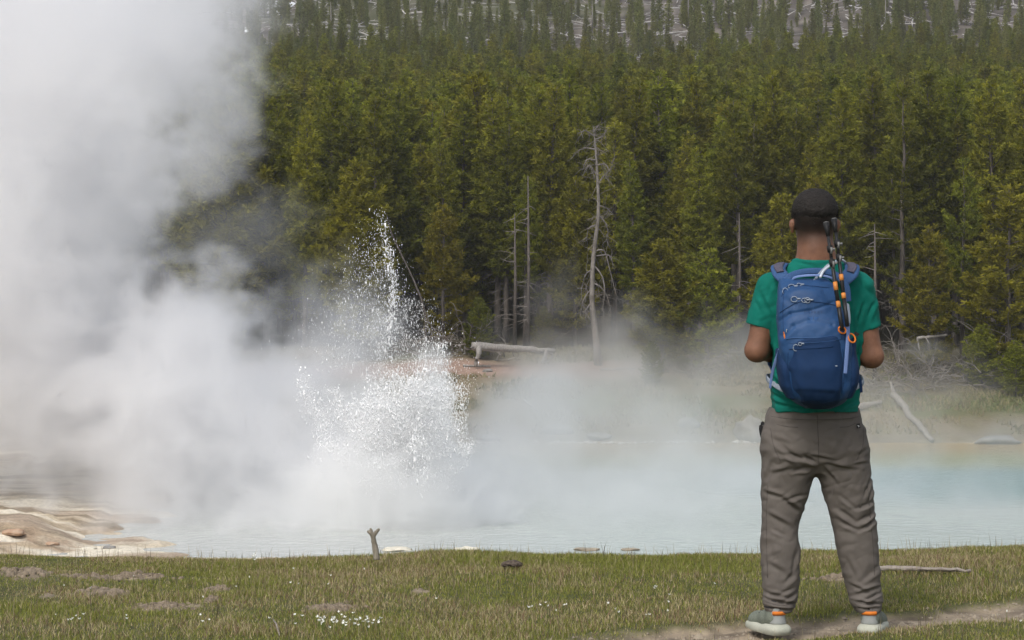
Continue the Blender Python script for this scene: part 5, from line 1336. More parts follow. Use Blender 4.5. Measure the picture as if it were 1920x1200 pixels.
def creases(strokes, side, yc=PY, px2=FP / PY, noise=.0, kw=.6, ka=1.5):
    def post(V, Q):
        N_ = vnorm(V, Q); d = np.zeros(len(V)); pxx = 960 + V[:, 0] * FP / PY; pyy = HY - (V[:, 2] - CZ) * FP / PY
        wob = 3.0 * fbm(V[:, 0] * 14, V[:, 1] * 14, V[:, 2] * 14, 3)
        for (x0, y0, x1, y1, w_, a_) in strokes:
            ds, t = seg2(pxx + wob, pyy + wob, (x0, y0), (x1, y1)); w_ = w_ * kw; a_ = a_ * ka
            en = np.clip(np.sin(np.clip(t, .02, .98) * np.pi), .25, 1) ; q = ds / w_
            nx_, ny_ = (y1 - y0), -(x1 - x0); l_ = math.hypot(nx_, ny_) + 1e-6; sgn = ((pxx + wob - x0) * nx_ + (pyy + wob - y0) * ny_) / l_ / w_
            d += a_ * .001 * en * (-np.exp(-q * q) + .8 * np.exp(-(q * q + 2.2 - 3.0 * sgn * 1.0).clip(0)))
        wt = sstep(.35, -.15, N_[:, 1] * side)
        d = d * wt + noise * fbm(V[:, 0] * 11, V[:, 1] * 11, V[:, 2] * 9, 3) - .45 * noise * (1 - 2.5 * np.abs(fbm(V[:, 0] * 16 + V[:, 2] * 7, V[:, 1] * 10, V[:, 2] * 22 - V[:, 0] * 9, 2)))
        return V + N_ * d[:, None]
    return post
shirt = out('t_shirt', S, M_teal, smooth=2, post=creases(SC, 1, noise=.005, ka=2.3, kw=.6))
mb = MB(); a = np.linspace(0, 6.283, 40); mb.tube(np.stack([Xx(1529) + .0765 * np.cos(a), PY - .006 + .0745 * np.sin(a), Z(488) - .010 * np.sin(a) * 0 + .004 * np.cos(a * 2)], 1), .0055, 6, cap=False, flat=.9); mb.build('collar', M_teal, man, org=ORG)

# trousers
S = SDF((gx - .28, PY - .20, Z(1152)), (gx + .32, PY + .22, Z(758)), .0042)
S.table(T3([(764, 1442, 1610, 0, .116), (780, 1435, 1615, 0, .124), (817, 1429, 1622, -.006, .132), (845, 1432, 1622, -.008, .126), (868, 1446, 1611, -.004, .11), (885, 1470, 1586, 0, .075)]), 0, p=2.5)
S.table(T3([(805, 1437, 1534, 0, .10), (840, 1429, 1534, 0, .122), (872, 1426.5, 1531, 0, .108), (912, 1426, 1520, .004, .098), (947, 1427, 1510, .006, .088), (980, 1427.5, 1500, .004, .080), (1001, 1427, 1497, 0, .078), (1030, 1426, 1500, -.004, .078), (1085, 1427, 1500, -.008, .072),
            (1110, 1428, 1497, -.01, .068), (1128, 1427, 1494, -.016, .072), (1146, 1434, 1484, -.022, .066)]), .035, p=2.3)
S.table(T3([(805, 1527, 1616, 0, .10), (840, 1527, 1626, 0, .122), (872, 1530, 1630, 0, .108), (912, 1540, 1636, .004, .098), (947, 1549, 1641, .006, .088), (980, 1557, 1644, .004, .080), (1010, 1564, 1646, 0, .078), (1050, 1572, 1648, -.004, .076), (1085, 1580, 1650, -.008, .072),
            (1108, 1586, 1651, -.01, .068), (1124, 1590, 1655, -.016, .072), (1146, 1603, 1650, -.022, .064)]), .035, p=2.3)
TC = [(1525, 862, 1450, 845, 7, 6), (1525, 866, 1500, 850, 5, 7), (1505, 872, 1440, 815, 8, 5), (1520, 872, 1480, 880, 6, 6), (1536, 868, 1610, 880, 7, 4), (1535, 872, 1565, 905, 7, 5), (1510, 850, 1560, 862, 6, 4),
      (1428, 920, 1460, 930, 7, 6), (1460, 930, 1500, 960, 8, 7), (1508, 925, 1470, 935, 6, 5), (1432, 960, 1480, 985, 8, 5), (1430, 905, 1445, 860, 6, 3), (1440, 885, 1480, 875, 7, 3), (1437, 818, 1480, 830, 8, 2.5),
      (1640, 958, 1600, 975, 8, 8), (1600, 975, 1565, 950, 8, 8), (1643, 970, 1605, 990, 7, 7), (1605, 990, 1572, 975, 6, 5), (1642, 935, 1600, 950, 7, 5), (1600, 950, 1570, 925, 6, 4), (1640, 880, 1610, 935, 6, 4), (1635, 905, 1622, 945, 5, 3),
      (1560, 885, 1550, 930, 6, 3), (1440, 1010, 1450, 1060, 8, 3), (1495, 1015, 1480, 1080, 7, 4), (1432, 1050, 1475, 1075, 9, 3.5), (1498, 1060, 1460, 1095, 8, 3.5), (1470, 1000, 1440, 985, 6, 3),
      (1430, 1118, 1492, 1130, 5, 8), (1428, 1106, 1470, 1116, 6, 5), (1496, 1112, 1460, 1124, 5, 5), (1429, 1134, 1490, 1140, 4, 6), (1490, 1098, 1455, 1110, 6, 4),
      (1590, 1112, 1650, 1098, 6, 6), (1650, 1108, 1610, 1122, 5, 8), (1592, 1122, 1652, 1130, 5, 7), (1600, 1136, 1650, 1136, 4, 6), (1585, 1090, 1625, 1108, 6, 4), (1645, 1060, 1610, 1085, 8, 3.5), (1580, 1040, 1600, 1080, 8, 3),
      (1440, 790, 1600, 788, 8, 1.5), (1470, 800, 1520, 830, 10, 2), (1590, 800, 1560, 840, 10, 2), (1600, 850, 1625, 835, 7, 3), (1590, 870, 1628, 862, 6, 3)]
pants = out('trousers', S, M_pants, smooth=2, post=creases(TC, 1, noise=.006))
mb = MB(); 
def seam(pts_, w_=.0016, mat=None, off=-.004):
    """thin raised seam following the back of the trousers"""
    return pts_
from mathutils.bvhtree import BVHTree
def bvh_of(o_, org):
    _v = np.empty(len(o_.data.vertices) * 3, np.float32); o_.data.vertices.foreach_get('co', _v); _v = _v.reshape(-1, 3) + org
    return BVHTree.FromPolygons(_v.tolist(), [list(p.vertices) for p in o_.data.polygons])
_bp = bvh_of(pants, ORG); M_thread = pmat('trouser_seam', [(.05, .043, .038)], 50, .9)
def cloth_line(name, pts_, rr_, mat, n_=30):
    mb = MB(); P_ = []
    for x_, y_ in spline(pts_, n_):
        h = _bp.ray_cast(Vector((Xx(x_), 10.3, Z(y_))), Vector((0, 1, 0)))[0]
        if h is not None: P_.append([h.x, h.y - .0002, h.z])
    mb.tube(P_, rr_, 4); return mb.build(name, mat, man, org=ORG)
for P_ in ([(1526, 775), (1527, 810), (1528, 850), (1530, 868)], [(1452, 792), (1470, 796), (1490, 797)], [(1568, 797), (1585, 796), (1600, 790)], [(1438, 778), (1480, 782), (1530, 783), (1580, 782), (1612, 778)],
           [(1616, 800), (1612, 830), (1600, 858)], [(1441, 800), (1446, 832), (1458, 860)], [(1622, 905), (1628, 960), (1633, 1020), (1636, 1080)], [(1437, 905), (1435, 960), (1435, 1020), (1437, 1080)], [(1432, 1124), (1460, 1130), (1490, 1126)], [(1596, 1124), (1625, 1128), (1650, 1120)]):
    cloth_line('seam', P_, .0011, M_thread)
M_tag = pmat('black_label', [(.01, .01, .01)], 5, .6); M_tagw = pmat('white_print', [(.55, .55, .55)], 5, .6)
mb = MB(); c0 = PT(1603, 795, -.1065); Rz = np.array(Matrix.Rotation(-.12, 3, 'Y') @ Matrix.Rotation(.35, 3, 'Z')); mb.box(c0, (.014, .004, .019), Rz); lb_ = mb.build('pocket_label', M_tag, man, False, org=ORG)
mb = MB(); mb.box(c0 + [0, -.0022, .001], (.008, .001, .003), Rz @ np.array(Matrix.Rotation(.5, 3, 'Y'))); mb.box(c0 + [.001, -.0022, -.003], (.006, .001, .002), Rz); mb.build('print', M_tagw, lb_, False, org=ORG)
# phone pocket bulge on the outer thigh, pocket edge
mb = MB(); mb.tube(spline([PT(1431, 790, -.01), PT(1426, 800, -.01), PT(1427, 815, -.01), PT(1430, 826, 0)], 8), [.004, .008, .008, .008, .007, .006, .005, .004], 6); mb.build('pocket_clip', M_black, man, org=ORG)
mb = MB(); mb.tube(spline([PT(1628, 866, -.05), PT(1622, 895, -.066), PT(1612, 925, -.076), PT(1608, 948, -.078)], 12), .0022, 5); mb.build('pocket_seam', M_pants, man, org=ORG)

# shoes
M_sole = pmat('cream_foam', [(.33, .34, .28), (.42, .42, .35)], 10, .7, .2, 60); M_mesh = pmat('grey_green_mesh', [(.10, .115, .09), (.17, .185, .15)], 160, .85, .3, 400, bdist=.001)
M_heel = pmat('grey_overlay', [(.20, .21, .20), (.25, .26, .25)], 30, .7); M_orange = pmat('orange_webbing', [(.50, .13, .015), (.62, .18, .02)], 80, .7)
for s, hx, hpy in ((-1, 1463, 1187), (1, 1629, 1187)):
    yaw = .36 if s < 0 else -.30                  # feet splayed
    hc = np.array([Xx(hx, 10.745), 10.745, 0.0]); z0 = -.012
    f = np.array([-math.sin(yaw), math.cos(yaw), 0.0]); sd = np.array([math.cos(yaw), math.sin(yaw), 0.0]); upv = np.array([0, 0, 1.0])
    def F(a, b, c): return hc + f * a + sd * b + upv * (c + z0)
    lo = np.array([hc[0] - .24, hc[1] - .09, -.03]); hi = np.array([hc[0] + .24, hc[1] + .36, .17])
    Rf = np.stack([sd, f, upv], 1)
    S = SDF(lo, hi, .0035)
    for (a, b, w_, l_) in ((.035, 0, .041, .055), (.11, -s * .0, .040, .09), (.185, -s * .004, .047, .080)):
        S.ell(F(a, b, .016), (w_, l_, .020), .02, R=Rf, p=3.0)
    S.ell(F(.025, 0, .030), (.040, .048, .020), .015, R=Rf, p=2.6)
    def zc(x, y, z): return np.maximum(.004 + z0 - z, -1)
    S.cut(lambda x, y, z: (z0 + .002) - z)
    sh = out('shoe', S, M_mesh, man); sh.data.materials.clear(); sh.data.materials.append(M_sole)
    S = SDF(lo, hi, .0035)
    S.caps(F(.03, 0, .06), F(.10, 0, .058), .034, .036, .02); S.caps(F(.10, 0, .055), F(.20, 0, .040), .036, .036, .02); S.ell(F(.20, 0, .036), (.038, .048, .028), .02, R=Rf)
    S.caps(F(.045, 0, .07), F(.05, 0, .105), .036, .036, .02)
    S.cut(lambda x, y, z: (z0 + .034) - z); S.cut(lambda x, y, z: z - (z0 + .115))
    up_ = out('upper', S, M_mesh, sh)
    S = SDF(lo, hi, .0035); S.caps(F(.025, 0, .045), F(.030, 0, .090), .036, .030, .01); S.cut(lambda x, y, z: (z0 + .046) - z); S.cut(lambda x, y, z: ((x - hc[0]) * f[0] + (y - hc[1]) * f[1]) - .045); out('heel_counter', S, M_heel, sh)
    mb = MB(); aa = np.linspace(-2.5, -.65, 12); mb.tube([F(.033 + .036 * math.sin(t), .0355 * math.cos(t) * 1.0, .091) for t in aa], .0055, 6, flat=1.6); mb.build('heel_tab', M_orange, sh, org=ORG)
    mb = MB(); aa = np.linspace(0, 6.283, 20); mb.tube([F(.055 + .036 * math.sin(t), .035 * math.cos(t), .112) for t in aa], .008, 6, cap=False); mb.tube([F(.05, 0, .10), F(.045, 0, .15)], .032, 12); mb.build('sock', M_black, sh, org=ORG)
    mb = MB()
    for q in range(5): a_ = .10 + q * .022; mb.tube(spline([F(a_, -.026, .082 - q * .004), F(a_ + .008, 0, .096 - q * .006), F(a_, .026, .082 - q * .004)], 6), .0022, 4)
    mb.build('laces', M_black, sh, org=ORG)
    mb = MB(); mb.tube([F(.012, -s * 0, .10), F(-.002, .0, .112), F(.014, 0, .128)], .003, 5); mb.build('pull_loop', M_black, sh, org=ORG)

# ------------------------------------------------------------------ the backpack
M_pack = pmat('blue_ripstop', [(.009, .040, .115), (.013, .058, .16)], 6, .6, .25, 160, spec=.35, bdist=.001)
M_pack2 = pmat('navy_stretch', [(.005, .021, .064), (.008, .030, .088)], 8, .8, .3, 500, spec=.2, bdist=.0006)
M_yoke = pmat('blue_mesh', [(.022, .060, .15), (.036, .085, .20)], 200, .8, .3, 500, bdist=.0006)
M_web = pmat('pale_blue_webbing', [(.10, .16, .34), (.15, .22, .42)], 260, .75, .2, 600, bdist=.0005)
M_gweb = pmat('grey_webbing', [(.22, .26, .32), (.30, .34, .40)], 260, .8); M_plum = pmat('grey_plum_pad', [(.055, .05, .075), (.085, .08, .11)], 120, .85)
M_tube = pmat('clear_grey_tube', [(.50, .54, .60)], 5, .25, spec=.6); M_steel = pmat('steel', [(.45, .45, .44)], 5, .35, metal=.8)
pk = thing('backpack', 'blue hiking daypack with grey straps worn on the man\'s back', 'backpack', (Xx(1535, 10.58), 10.68, Z(768, 10.58)))
PO = np.array(pk.location)
YB = 10.700       # plane of the back
def TP(rows, Yd=10.56):
    return [(CZ - (a - HY) / FP * Yd, ((b + c) / 2 - 960) / FP * Yd, (c - b) / 2 / FP * Yd, YB - e_ + .01, e_) for a, b, c, e_ in rows]
def BP(px, py, Yd): return WP(px, py, Yd)
YR = {}
PROWS = [(523, 1470, 1556, .035), (532, 1464, 1566, .058), (560, 1460, 1578, .082), (600, 1459, 1588, .098), (650, 1462, 1598, .110), (700, 1466, 1604, .115), (730, 1474, 1601, .112), (750, 1484, 1592, .100), (762, 1500, 1578, .075), (769, 1518, 1560, .045)]
def rearY(py): return float(np.interp(py, [a[0] for a in PROWS], [YB + .01 - 2 * a[3] for a in PROWS]))
lo = np.array([Xx(1440, 10.5), 10.42, Z(776, 10.5)]); hi = np.array([Xx(1625, 10.7), 10.76, Z(512, 10.7)])
def packpost(amp, fr, seed=0, strokes=()):
    def post(V, Q):
        N_ = vnorm(V, Q); d = amp * fbm(V[:, 0] * fr, V[:, 1] * fr, V[:, 2] * fr * .8 + seed, 4)
        pxx = 960 + V[:, 0] * FP / V[:, 1]; pyy = HY - (V[:, 2] - CZ) * FP / V[:, 1]; wob = 2.5 * fbm(V[:, 0] * 18, V[:, 1] * 18, V[:, 2] * 18, 2)
        for (x0, y0, x1, y1, w_, a_) in strokes:
            ds, t = seg2(pxx + wob, pyy + wob, (x0, y0), (x1, y1)); d = d - a_ * .001 * np.exp(-(ds / w_) ** 2) * sstep(.3, -.3, N_[:, 1])
        return V + N_ * d[:, None]
    return post
S = SDF(lo, hi, .0042); S.table(TP(PROWS), 0, p=2.9)
S.ell(BP(1508, 575, rearY(575) + .028), (.085, .040, .075), .03, p=2.3)     # bulging top pocket
S.ell(BP(1530, 640, rearY(640) + .034), (.125, .045, .085), .03, p=2.4)
MC = [(1462, 600, 1480, 588, 3, 5), (1480, 588, 1520, 583, 3, 5), (1520, 583, 1562, 566, 3, 4), (1466, 545, 1500, 535, 3, 3), (1500, 535, 1562, 538, 3, 3), (1468, 630, 1485, 610, 4, 5), (1485, 610, 1520, 600, 4, 4), (1520, 600, 1560, 608, 4, 3), (1560, 608, 1585, 632, 4, 3),
      (1470, 560, 1490, 570, 6, 3), (1545, 545, 1560, 575, 6, 3), (1475, 650, 1495, 625, 7, 2.5), (1570, 590, 1582, 620, 6, 3), (1500, 605, 1535, 630, 8, 2), (1540, 640, 1575, 615, 7, 2.5)]
def outp(name, S, mat, parent, **kw): return out(name, S, mat, parent, PO, **kw)
main = outp('main_body', S, M_pack, pk, smooth=2, post=packpost(.006, 16, 1, MC))
# stretch front pocket: lower panel standing proud
S = SDF(lo, hi, .0042)
S.table(TP([(628, 1476, 1582, .118), (640, 1472, 1586, .122), (690, 1470, 1588, .128), (730, 1478, 1588, .124), (752, 1492, 1580, .108), (764, 1510, 1566, .080), (768, 1524, 1552, .055)]), 0, p=2.7)
S.cut(lambda x, y, z: z - (Z(632, 10.5) + .10 * (x - Xx(1530, 10.5)) - .55 * (x - Xx(1535, 10.5)) ** 2 * 2)); S.cut(lambda x, y, z: y - 10.60)
PCs = [(1480, 700, 1500, 745, 6, 4), (1590, 690, 1580, 740, 6, 4), (1500, 650, 1540, 645, 4, 2), (1500, 735, 1560, 738, 5, 2.5), (1483, 660, 1490, 700, 6, 2.5), (1530, 700, 1535, 745, 9, 1.5), (1478, 720, 1494, 752, 5, 3)]
fp_ = outp('front_pocket', S, M_pack2, pk, smooth=2, post=packpost(.005, 11, 7, PCs))
from mathutils.bvhtree import BVHTree
def tree_of(o_):
    _v = np.empty(len(o_.data.vertices) * 3, np.float32); o_.data.vertices.foreach_get('co', _v); _v = _v.reshape(-1, 3) + PO
    return BVHTree.FromPolygons(_v.tolist(), [list(p.vertices) for p in o_.data.polygons])
_bvh1 = tree_of(main); _bvh2 = tree_of(fp_)
def surf_y(x_, z_, dflt=None):
    """rear surface of the pack under (x, z)"""
    h = [t_.ray_cast(Vector((x_, 10.2, z_)), Vector((0, 1, 0)))[0] for t_ in (_bvh1, _bvh2)]; h = [q.y for q in h if q is not None]
    return min(h) if h else (10.62 if dflt is None else dflt)
def SP(px, py, lift=.001):
    """point of the pack's rear surface shown at (px, py)"""
    Yq = rearY(py)
    for _ in range(4): c = BP(px, py, Yq); Yq = surf_y(c[0], c[2], rearY(py) + .05)
    c = BP(px, py, Yq); c[1] -= lift; return c
# hem binding across the top of the front pocket
mb = MB(); pp = [SP(x_, y_, .0) for x_, y_, dy_ in ((1474, 636, .03), (1486, 634, .002), (1510, 634, -.018), (1535, 633, -.020), (1560, 630, -.016), (1578, 626, .004), (1588, 623, .04))]
P9 = spline(pp, 24); mb.tube(P9, .0032, 6); P10 = spline([SP(x_, y_ + 9, 0) for x_, y_ in ((1476, 636), (1486, 634), (1510, 634), (1535, 633), (1560, 630), (1578, 626))], 20); mb.tube(P10, .0014, 5); mb.build('pocket_hem', M_pack, pk, org=PO)
for P_ in ([(1470, 548), (1468, 580), (1469, 625)], [(1478, 660), (1477, 700), (1486, 745)], [(1580, 655), (1583, 700), (1578, 742)], [(1564, 548), (1574, 585), (1582, 622)], [(1500, 752), (1532, 756), (1566, 751)]):
    mb = MB(); mb.tube(np.array([SP(q[0], q[1], .0) for q in spline(P_, 20)]), .0014, 4); mb.build('seam', M_pack2, pk, org=PO)
mb = MB(); mb.box(SP(1568, 686, .002), (.008, .003, .004)); mb.build('reflective_tab', M_gweb, pk, False, org=PO)
# zips with cord pulls
def zipper(pts_, pulls, w_=.0028):
    mb = MB(); Pz = np.array([SP(*q, 0.0) for q in spline([(x_, y_) for x_, y_, d_ in pts_], 26)]); mb.tube(Pz, w_, 5, flat=.6); z_ = mb.build('zip', M_pack2, pk, org=PO)
    for (x_, y_, d_, w2, h2) in pulls:
        mb = MB(); c = SP(x_, y_, .003); a = np.linspace(0, 6.283, 14); mb.tube(np.stack([c[0] + w2 / 470 * np.cos(a), c[1] + 0 * a, c[2] + h2 / 470 * np.sin(a)], 1), .0016, 5, cap=False)
        mb.box(c + [w2 / 470 + .006, 0, .002], (.012, .005, .006)); mb.build('zip_pull', M_gweb, z_, org=PO)
zipper([(1466, 556, .03), (1472, 542, .01), (1488, 534, -.003), (1520, 536, -.006), (1556, 540, -.002)], [(1472, 546, .004, 5, 6), (1484, 537, -.002, 6, 4), (1498, 534, -.006, 4, 3)])
zipper([(1463, 586, .02), (1478, 576, -.006), (1500, 566, -.014), (1530, 566, -.014), (1566, 572, .0)], [(1489, 561, -.012, 6, 5), (1508, 563, -.016, 5, 4), (1514, 563, -.016, 5, 5)])
zipper([(1480, 655, 0), (1500, 654, 0), (1530, 653, 0), (1562, 650, 0)], [(1492, 652, -.018, 5, 6), (1500, 645, -.02, 3, 3)])
# yoke and shoulder straps over the shoulders
def strap(name, pts_, w_, th, mat, n_=24, up=(0, 1, 0), parent=pk):
    mb = MB(); Ps = spline(pts_, n_); d = np.gradient(Ps, axis=0); d /= np.linalg.norm(d, axis=1)[:, None]
    w_ = np.interp(np.linspace(0, 1, n_), np.linspace(0, 1, len(np.atleast_1d(w_))), np.atleast_1d(w_)) if np.ndim(w_) else np.full(n_, w_)
    upv_ = np.asarray(up, float) if np.ndim(up) == 1 else np.array([np.interp(np.linspace(0, 1, n_), np.linspace(0, 1, len(up)), np.array(up)[:, c]) for c in range(3)]).T
    nn_ = np.broadcast_to(upv_, d.shape) - (np.broadcast_to(upv_, d.shape) * d).sum(1)[:, None] * d; nn_ = nn_ / np.linalg.norm(nn_, axis=1)[:, None]
    sd_ = np.cross(d, nn_); k = 8; a = np.arange(k) / k * 6.283 + .39
    ca = np.sign(np.cos(a)) * np.abs(np.cos(a)) ** .5; sa = np.sign(np.sin(a)) * np.abs(np.sin(a)) ** .7
    v = Ps[:, None] + sd_[:, None] * ca[None, :, None] * (w_ / 2)[:, None, None] + nn_[:, None] * sa[None, :, None] * th / 2
    i_ = np.arange(n_ - 1)[:, None] * k; j_ = np.arange(k)[None]
    q = np.stack([i_ + j_, i_ + (j_ + 1) % k, i_ + k + (j_ + 1) % k, i_ + k + j_], -1).reshape(-1, 4)
    mb.add(v.reshape(-1, 3), q); return mb.build(name, mat, parent, org=PO)
yk = [BP(1466, 560, 10.655), BP(1470, 536, 10.665), BP(1480, 520, 10.685), BP(1500, 511, 10.70), BP(1530, 508, 10.705), BP(1556, 511, 10.70), BP(1576, 522, 10.685), BP(1586, 540, 10.665), BP(1590, 565, 10.655)]
strap('harness_yoke', yk, [.028, .034, .030, .026, .026, .026, .030, .034, .028], .010, M_yoke, 40, up=(0, -1, .25))
for s, P_ in ((-1, [BP(1476, 528, 10.675), BP(1463, 514, 10.70), BP(1459, 503, 10.74), BP(1464, 497, 10.80), PT(1470, 500, .06), PT(1466, 530, .135), PT(1456, 600, .15), PT(1452, 680, .10), PT(1450, 705, .0)]),
              (1, [BP(1580, 528, 10.675), BP(1594, 514, 10.70), BP(1598, 503, 10.74), BP(1594, 497, 10.80), PT(1588, 500, .06), PT(1592, 530, .135), PT(1600, 600, .15), PT(1604, 680, .10), PT(1606, 705, .0)])):
    ups = [(0, -1, .3), (0, -.9, .6), (0, -.5, 1), (0, .2, 1), (0, .8, .8), (0, 1, .2), (0, 1, 0), (0, 1, 0), (s, .3, 0)]
    st = strap('shoulder_strap', P_, [.050, .062, .062, .060, .055, .05, .045, .04, .03], .012, M_yoke, 40, up=ups)
    strap('strap_pad', [q + np.array([0, -.004, .008]) for q in P_[1:4]], [.030, .040, .034], .008, M_plum, 12, up=ups[1:4], parent=st)
strap('load_lifter', [BP(1524, 530, 10.62), BP(1535, 515, 10.655), BP(1546, 503, 10.70), BP(1556, 494, 10.76)], .010, .006, M_gweb, 12, up=(0, -1, 0))
mb = MB(); mb.tube(spline([BP(1538, 520, 10.60), BP(1544, 508, 10.63), BP(1556, 498, 10.66), BP(1568, 490, 10.70), BP(1577, 487, 10.74), BP(1585, 492, 10.79)], 20), .0055, 7); mb.build('drinking_tube', M_tube, pk, org=PO)
strap('haul_loop', [BP(1484, 527, 10.64), BP(1494, 519, 10.625), BP(1530, 516, 10.62), BP(1556, 520, 10.625), BP(1564, 528, 10.64)], .010, .004, M_web, 16, up=(0, -1, .4))
# compression straps, side pockets, hip belt
strap('compression_strap', [BP(1460, 578, 10.60), BP(1460, 600, 10.585), BP(1465, 626, 10.565), BP(1464, 650, 10.57), BP(1455, 675, 10.60), BP(1448, 700, 10.64), BP(1444, 728, 10.66)], [.010, .012, .012, .014, .014, .013, .011], .003, M_web, 24, up=(-.5, -1, 0))
strap('compression_strap', [BP(1592, 585, 10.58), BP(1591, 600, 10.53), BP(1590, 625, 10.50), BP(1588, 660, 10.488), BP(1585, 700, 10.482)], [.012, .014, .016, .017, .016], .003, M_web, 24, up=(.3, -1, 0))
strap('compression_strap', [BP(1459, 590, 10.61), BP(1463, 610, 10.57), BP(1470, 622, 10.54)], .013, .004, M_gweb, 12, up=(-.5, -1, 0))
strap('compression_strap', [BP(1590, 570, 10.60), BP(1592, 590, 10.545), BP(1592, 606, 10.52)], .013, .004, M_gweb, 12, up=(.5, -1, 0))
for s, rows_ in ((-1, [(655, 1459, 1486, .085), (690, 1458, 1490, .100), (725, 1464, 1492, .098), (748, 1478, 1498, .085)]), (1, [(635, 1580, 1606, .085), (690, 1578, 1612, .100), (720, 1580, 1612, .098), (748, 1570, 1600, .085)])):
    S = SDF(lo, hi, .0042); S.table(TP(rows_), 0, p=2.4); S.cut(lambda x, y, z: -s * 0 + z - (Z(660 if s < 0 else 640, 10.55) + s * -.0 + (x - Xx(1470 if s < 0 else 1595, 10.55)) * s * 1.0)); outp('side_pocket', S, M_pack2, pk, smooth=2, post=packpost(.006, 20, 3 * s + 5))
strap('hip_belt', [BP(1476, 735, 10.66), PT(1455, 724, -.115), PT(1444, 716, -.06), PT(1440, 712, 0), PT(1446, 708, .10), PT(1490, 706, .142), PT(1530, 706, .146), PT(1570, 706, .142), PT(1612, 708, .10), PT(1617, 712, 0), PT(1612, 716, -.08), BP(1600, 730, 10.66)], [.018, .018, .020, .024, .024, .02, .02, .02, .024, .024, .022, .018], .008, M_gweb, 60,
      up=[(0, -1, 0), (-.5, -1, 0), (-1, -.5, 0), (-1, 0, 0), (-1, 1, 0), (0, 1, 0), (0, 1, 0), (0, 1, 0), (1, 1, 0), (1, 0, 0), (1, -.5, 0), (0, -1, 0)])
mb = MB(); mb.box(BP(1458, 724, 10.61), (.022, .010, .016), np.array(Matrix.Rotation(.4, 3, 'Y'))); mb.build('belt_buckle', M_gweb, pk, False, org=PO); mb = MB(); mb.box(BP(1450, 719, 10.64), (.010, .009, .018), np.array(Matrix.Rotation(.4, 3, 'Y'))); mb.build('belt_buckle', M_gweb, pk, False, org=PO)
strap('belt_tail', [BP(1608, 700, 10.62), BP(1613, 715, 10.60), BP(1615, 736, 10.60)], [.012, .014, .013], .003, M_pack2, 10, up=(.4, -1, 0))
# orange cord loops that carry the poles
def loop(c, w_, h_, tilt, name='pole_loop', r_=.0036):
    mb = MB(); a = np.linspace(0, 6.283, 22); x_ = w_ * np.cos(a); z_ = h_ * np.sin(a); P_ = np.stack([c[0] + x_ * math.cos(tilt) - z_ * math.sin(tilt), c[1] + .008 * np.sin(a + 1), c[2] + x_ * math.sin(tilt) + z_ * math.cos(tilt)], 1)
    mb.tube(P_, r_, 6, cap=False); return mb.build(name, M_orange, pk, org=PO)
loop(BP(1475, 631, 10.52), .009, .024, .25); loop(BP(1579, 619, 10.476), .016, .012, -.5); loop(BP(1597, 634, 10.50), .013, .018, .5)
mb = MB(); mb.box(BP(1476, 620, 10.515), (.010, .012, .012)); mb.build('cord_lock', M_steel, pk, False, org=PO)
mb = MB(); mb.box(BP(1606, 626, 10.52), (.018, .012, .012), np.array(Matrix.Rotation(.6, 3, 'Y'))); mb.box(BP(1603, 636, 10.52), (.012, .012, .020)); mb.build('cord_lock', M_black, pk, False, org=PO)
# maker's mark: name over an outspread bird emblem, tone on tone
M_logo = pmat('logo_print', [(.02, .042, .10)], 5, .7); M_logo2 = pmat('emblem_print', [(.035, .10, .26)], 5, .5)
yl = rearY(592) - .022
fc = bpy.data.curves.new('lettering', 'FONT'); fc.body = 'OSPREY'; fc.size = 8.6 / 470; fc.align_x = 'CENTER'; fc.space_character = 1.25; fc.extrude = 0.0
fo = bpy.data.objects.new('lettering_source', fc); COL.objects.link(fo); bpy.context.view_layer.update()
me = bpy.data.meshes.new_from_object(fo.evaluated_get(bpy.context.evaluated_depsgraph_get())); COL.objects.unlink(fo); bpy.data.objects.remove(fo)
c0 = BP(1526, 589, yl)
for v_ in me.vertices:
    x_, z_ = c0[0] + v_.co.x, c0[2] + v_.co.y; v_.co = Vector((x_ - PO[0], surf_y(x_, z_) - .0015 - PO[1], z_ - PO[2]))
me.materials.clear(); me.materials.append(M_logo); me.name = 'lettering'; obj('lettering', me, pk)
mb = MB()
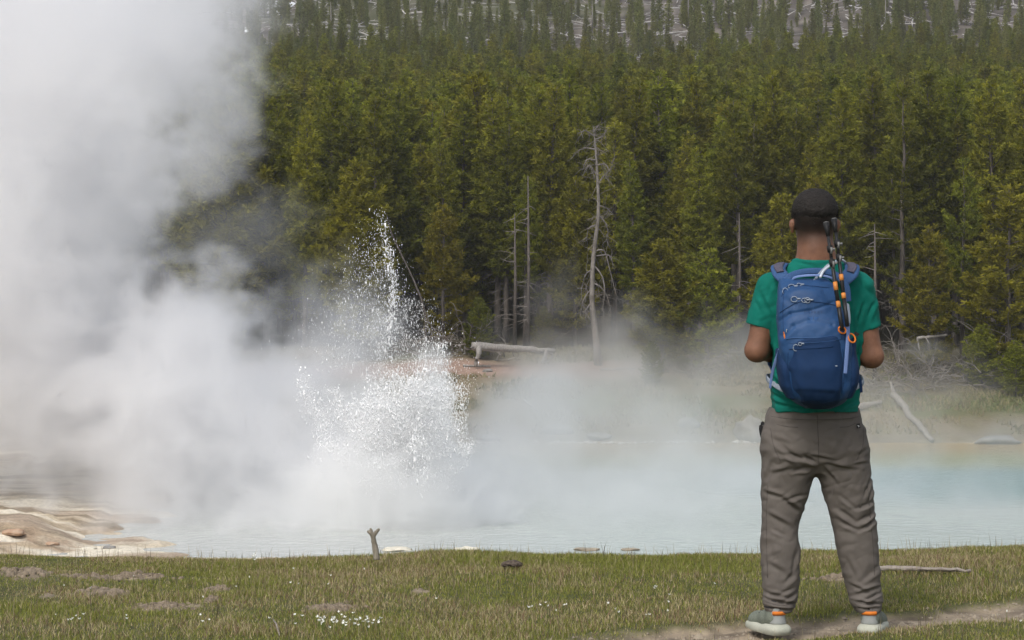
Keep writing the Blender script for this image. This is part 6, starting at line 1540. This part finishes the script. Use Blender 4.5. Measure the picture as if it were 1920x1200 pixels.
for s in (-1, 1):
    for q in range(3):
        a = np.linspace(0, 1, 12); xs_ = c0[0] + s * (.003 + .022 * a * (1 - q * .17)); zs_ = c0[2] - .010 - q * .0045 + .006 * (a * a) - .006 * np.sin(a * 2.6)
        t_ = .0022 * (1 - a) + .0006
        v = [[x_, surf_y(x_, z_) - .0015, z_ + dz] for x_, z_, tt in zip(xs_, zs_, t_) for dz in (tt, -tt)]
        mb.add(v, [[2 * i_, 2 * i_ + 1, 2 * i_ + 3, 2 * i_ + 2] for i_ in range(11)])
mb.build('bird_emblem', M_logo2, pk, False, org=PO)

# ------------------------------------------------------------------ trekking poles
M_pole = pmat('black_shaft', [(.009, .009, .01), (.014, .014, .015)], 30, .45, spec=.3); M_copper = pmat('orange_band', [(.42, .15, .03), (.52, .2, .04)], 30, .45); M_tip = pmat('grey_tip', [(.16, .16, .155)], 10, .5)
for q, (tp, bt, lb, bands, locks) in enumerate([((1549, 418), (1578, 612), 'folded black trekking pole with orange bands, left and lower one of the pair', [(.575, .655), (.76, .82)], [.25, .385]),
                                       ((1564, 411), (1588, 604), 'folded black trekking pole with orange bands, right and taller one of the pair', [(.54, .60), (.72, .775)], [.235, .37])]):
    A = BP(tp[0], tp[1], 10.60); Bp = BP(bt[0], bt[1], 10.474); ax_ = Bp - A
    t = thing('trekking_pole', lb, 'trekking pole', Bp, 'trekking poles strapped to the backpack')
    def at_(u_): return A + ax_ * u_
    def seg(name, u0, u1, r0, r1, mat, k=12, parent=t):
        mb = MB(); mb.tube([at_(u0), at_((u0 + u1) / 2), at_(u1)], [r0, (r0 + r1) / 2, r1], k); return mb.build(name, mat, parent, org=Bp)
    seg('rubber_tip', 0, .13, .0125, .0075, M_black); seg('tip_ring', -.006, .004, .0105, .0118, M_tip)
    seg('lower_shaft', .13, .36, .0062, .0066, M_pole); seg('middle_shaft', .34, .80, .0074, .0080, M_pole); seg('upper_shaft', .78, 1.04, .0084, .0084, M_pole)
    for (a, b) in bands: seg('band', a, b, .0090, .0090, M_copper)
    for l_ in locks:
        lk = seg('lock', l_ - .025, l_ + .035, .0122, .0115, M_black)
        mb = MB(); c = at_(l_ + .008); mb.tube([c + [.008, -.004, 0], c + [.020, -.006, .001]], [.0045, .0055], 8); mb.box(c + [.004, -.012, -.004], (.008, .008, .026)); mb.build('lever', M_tip, lk, org=Bp)
    for f_ in (.0,): pass
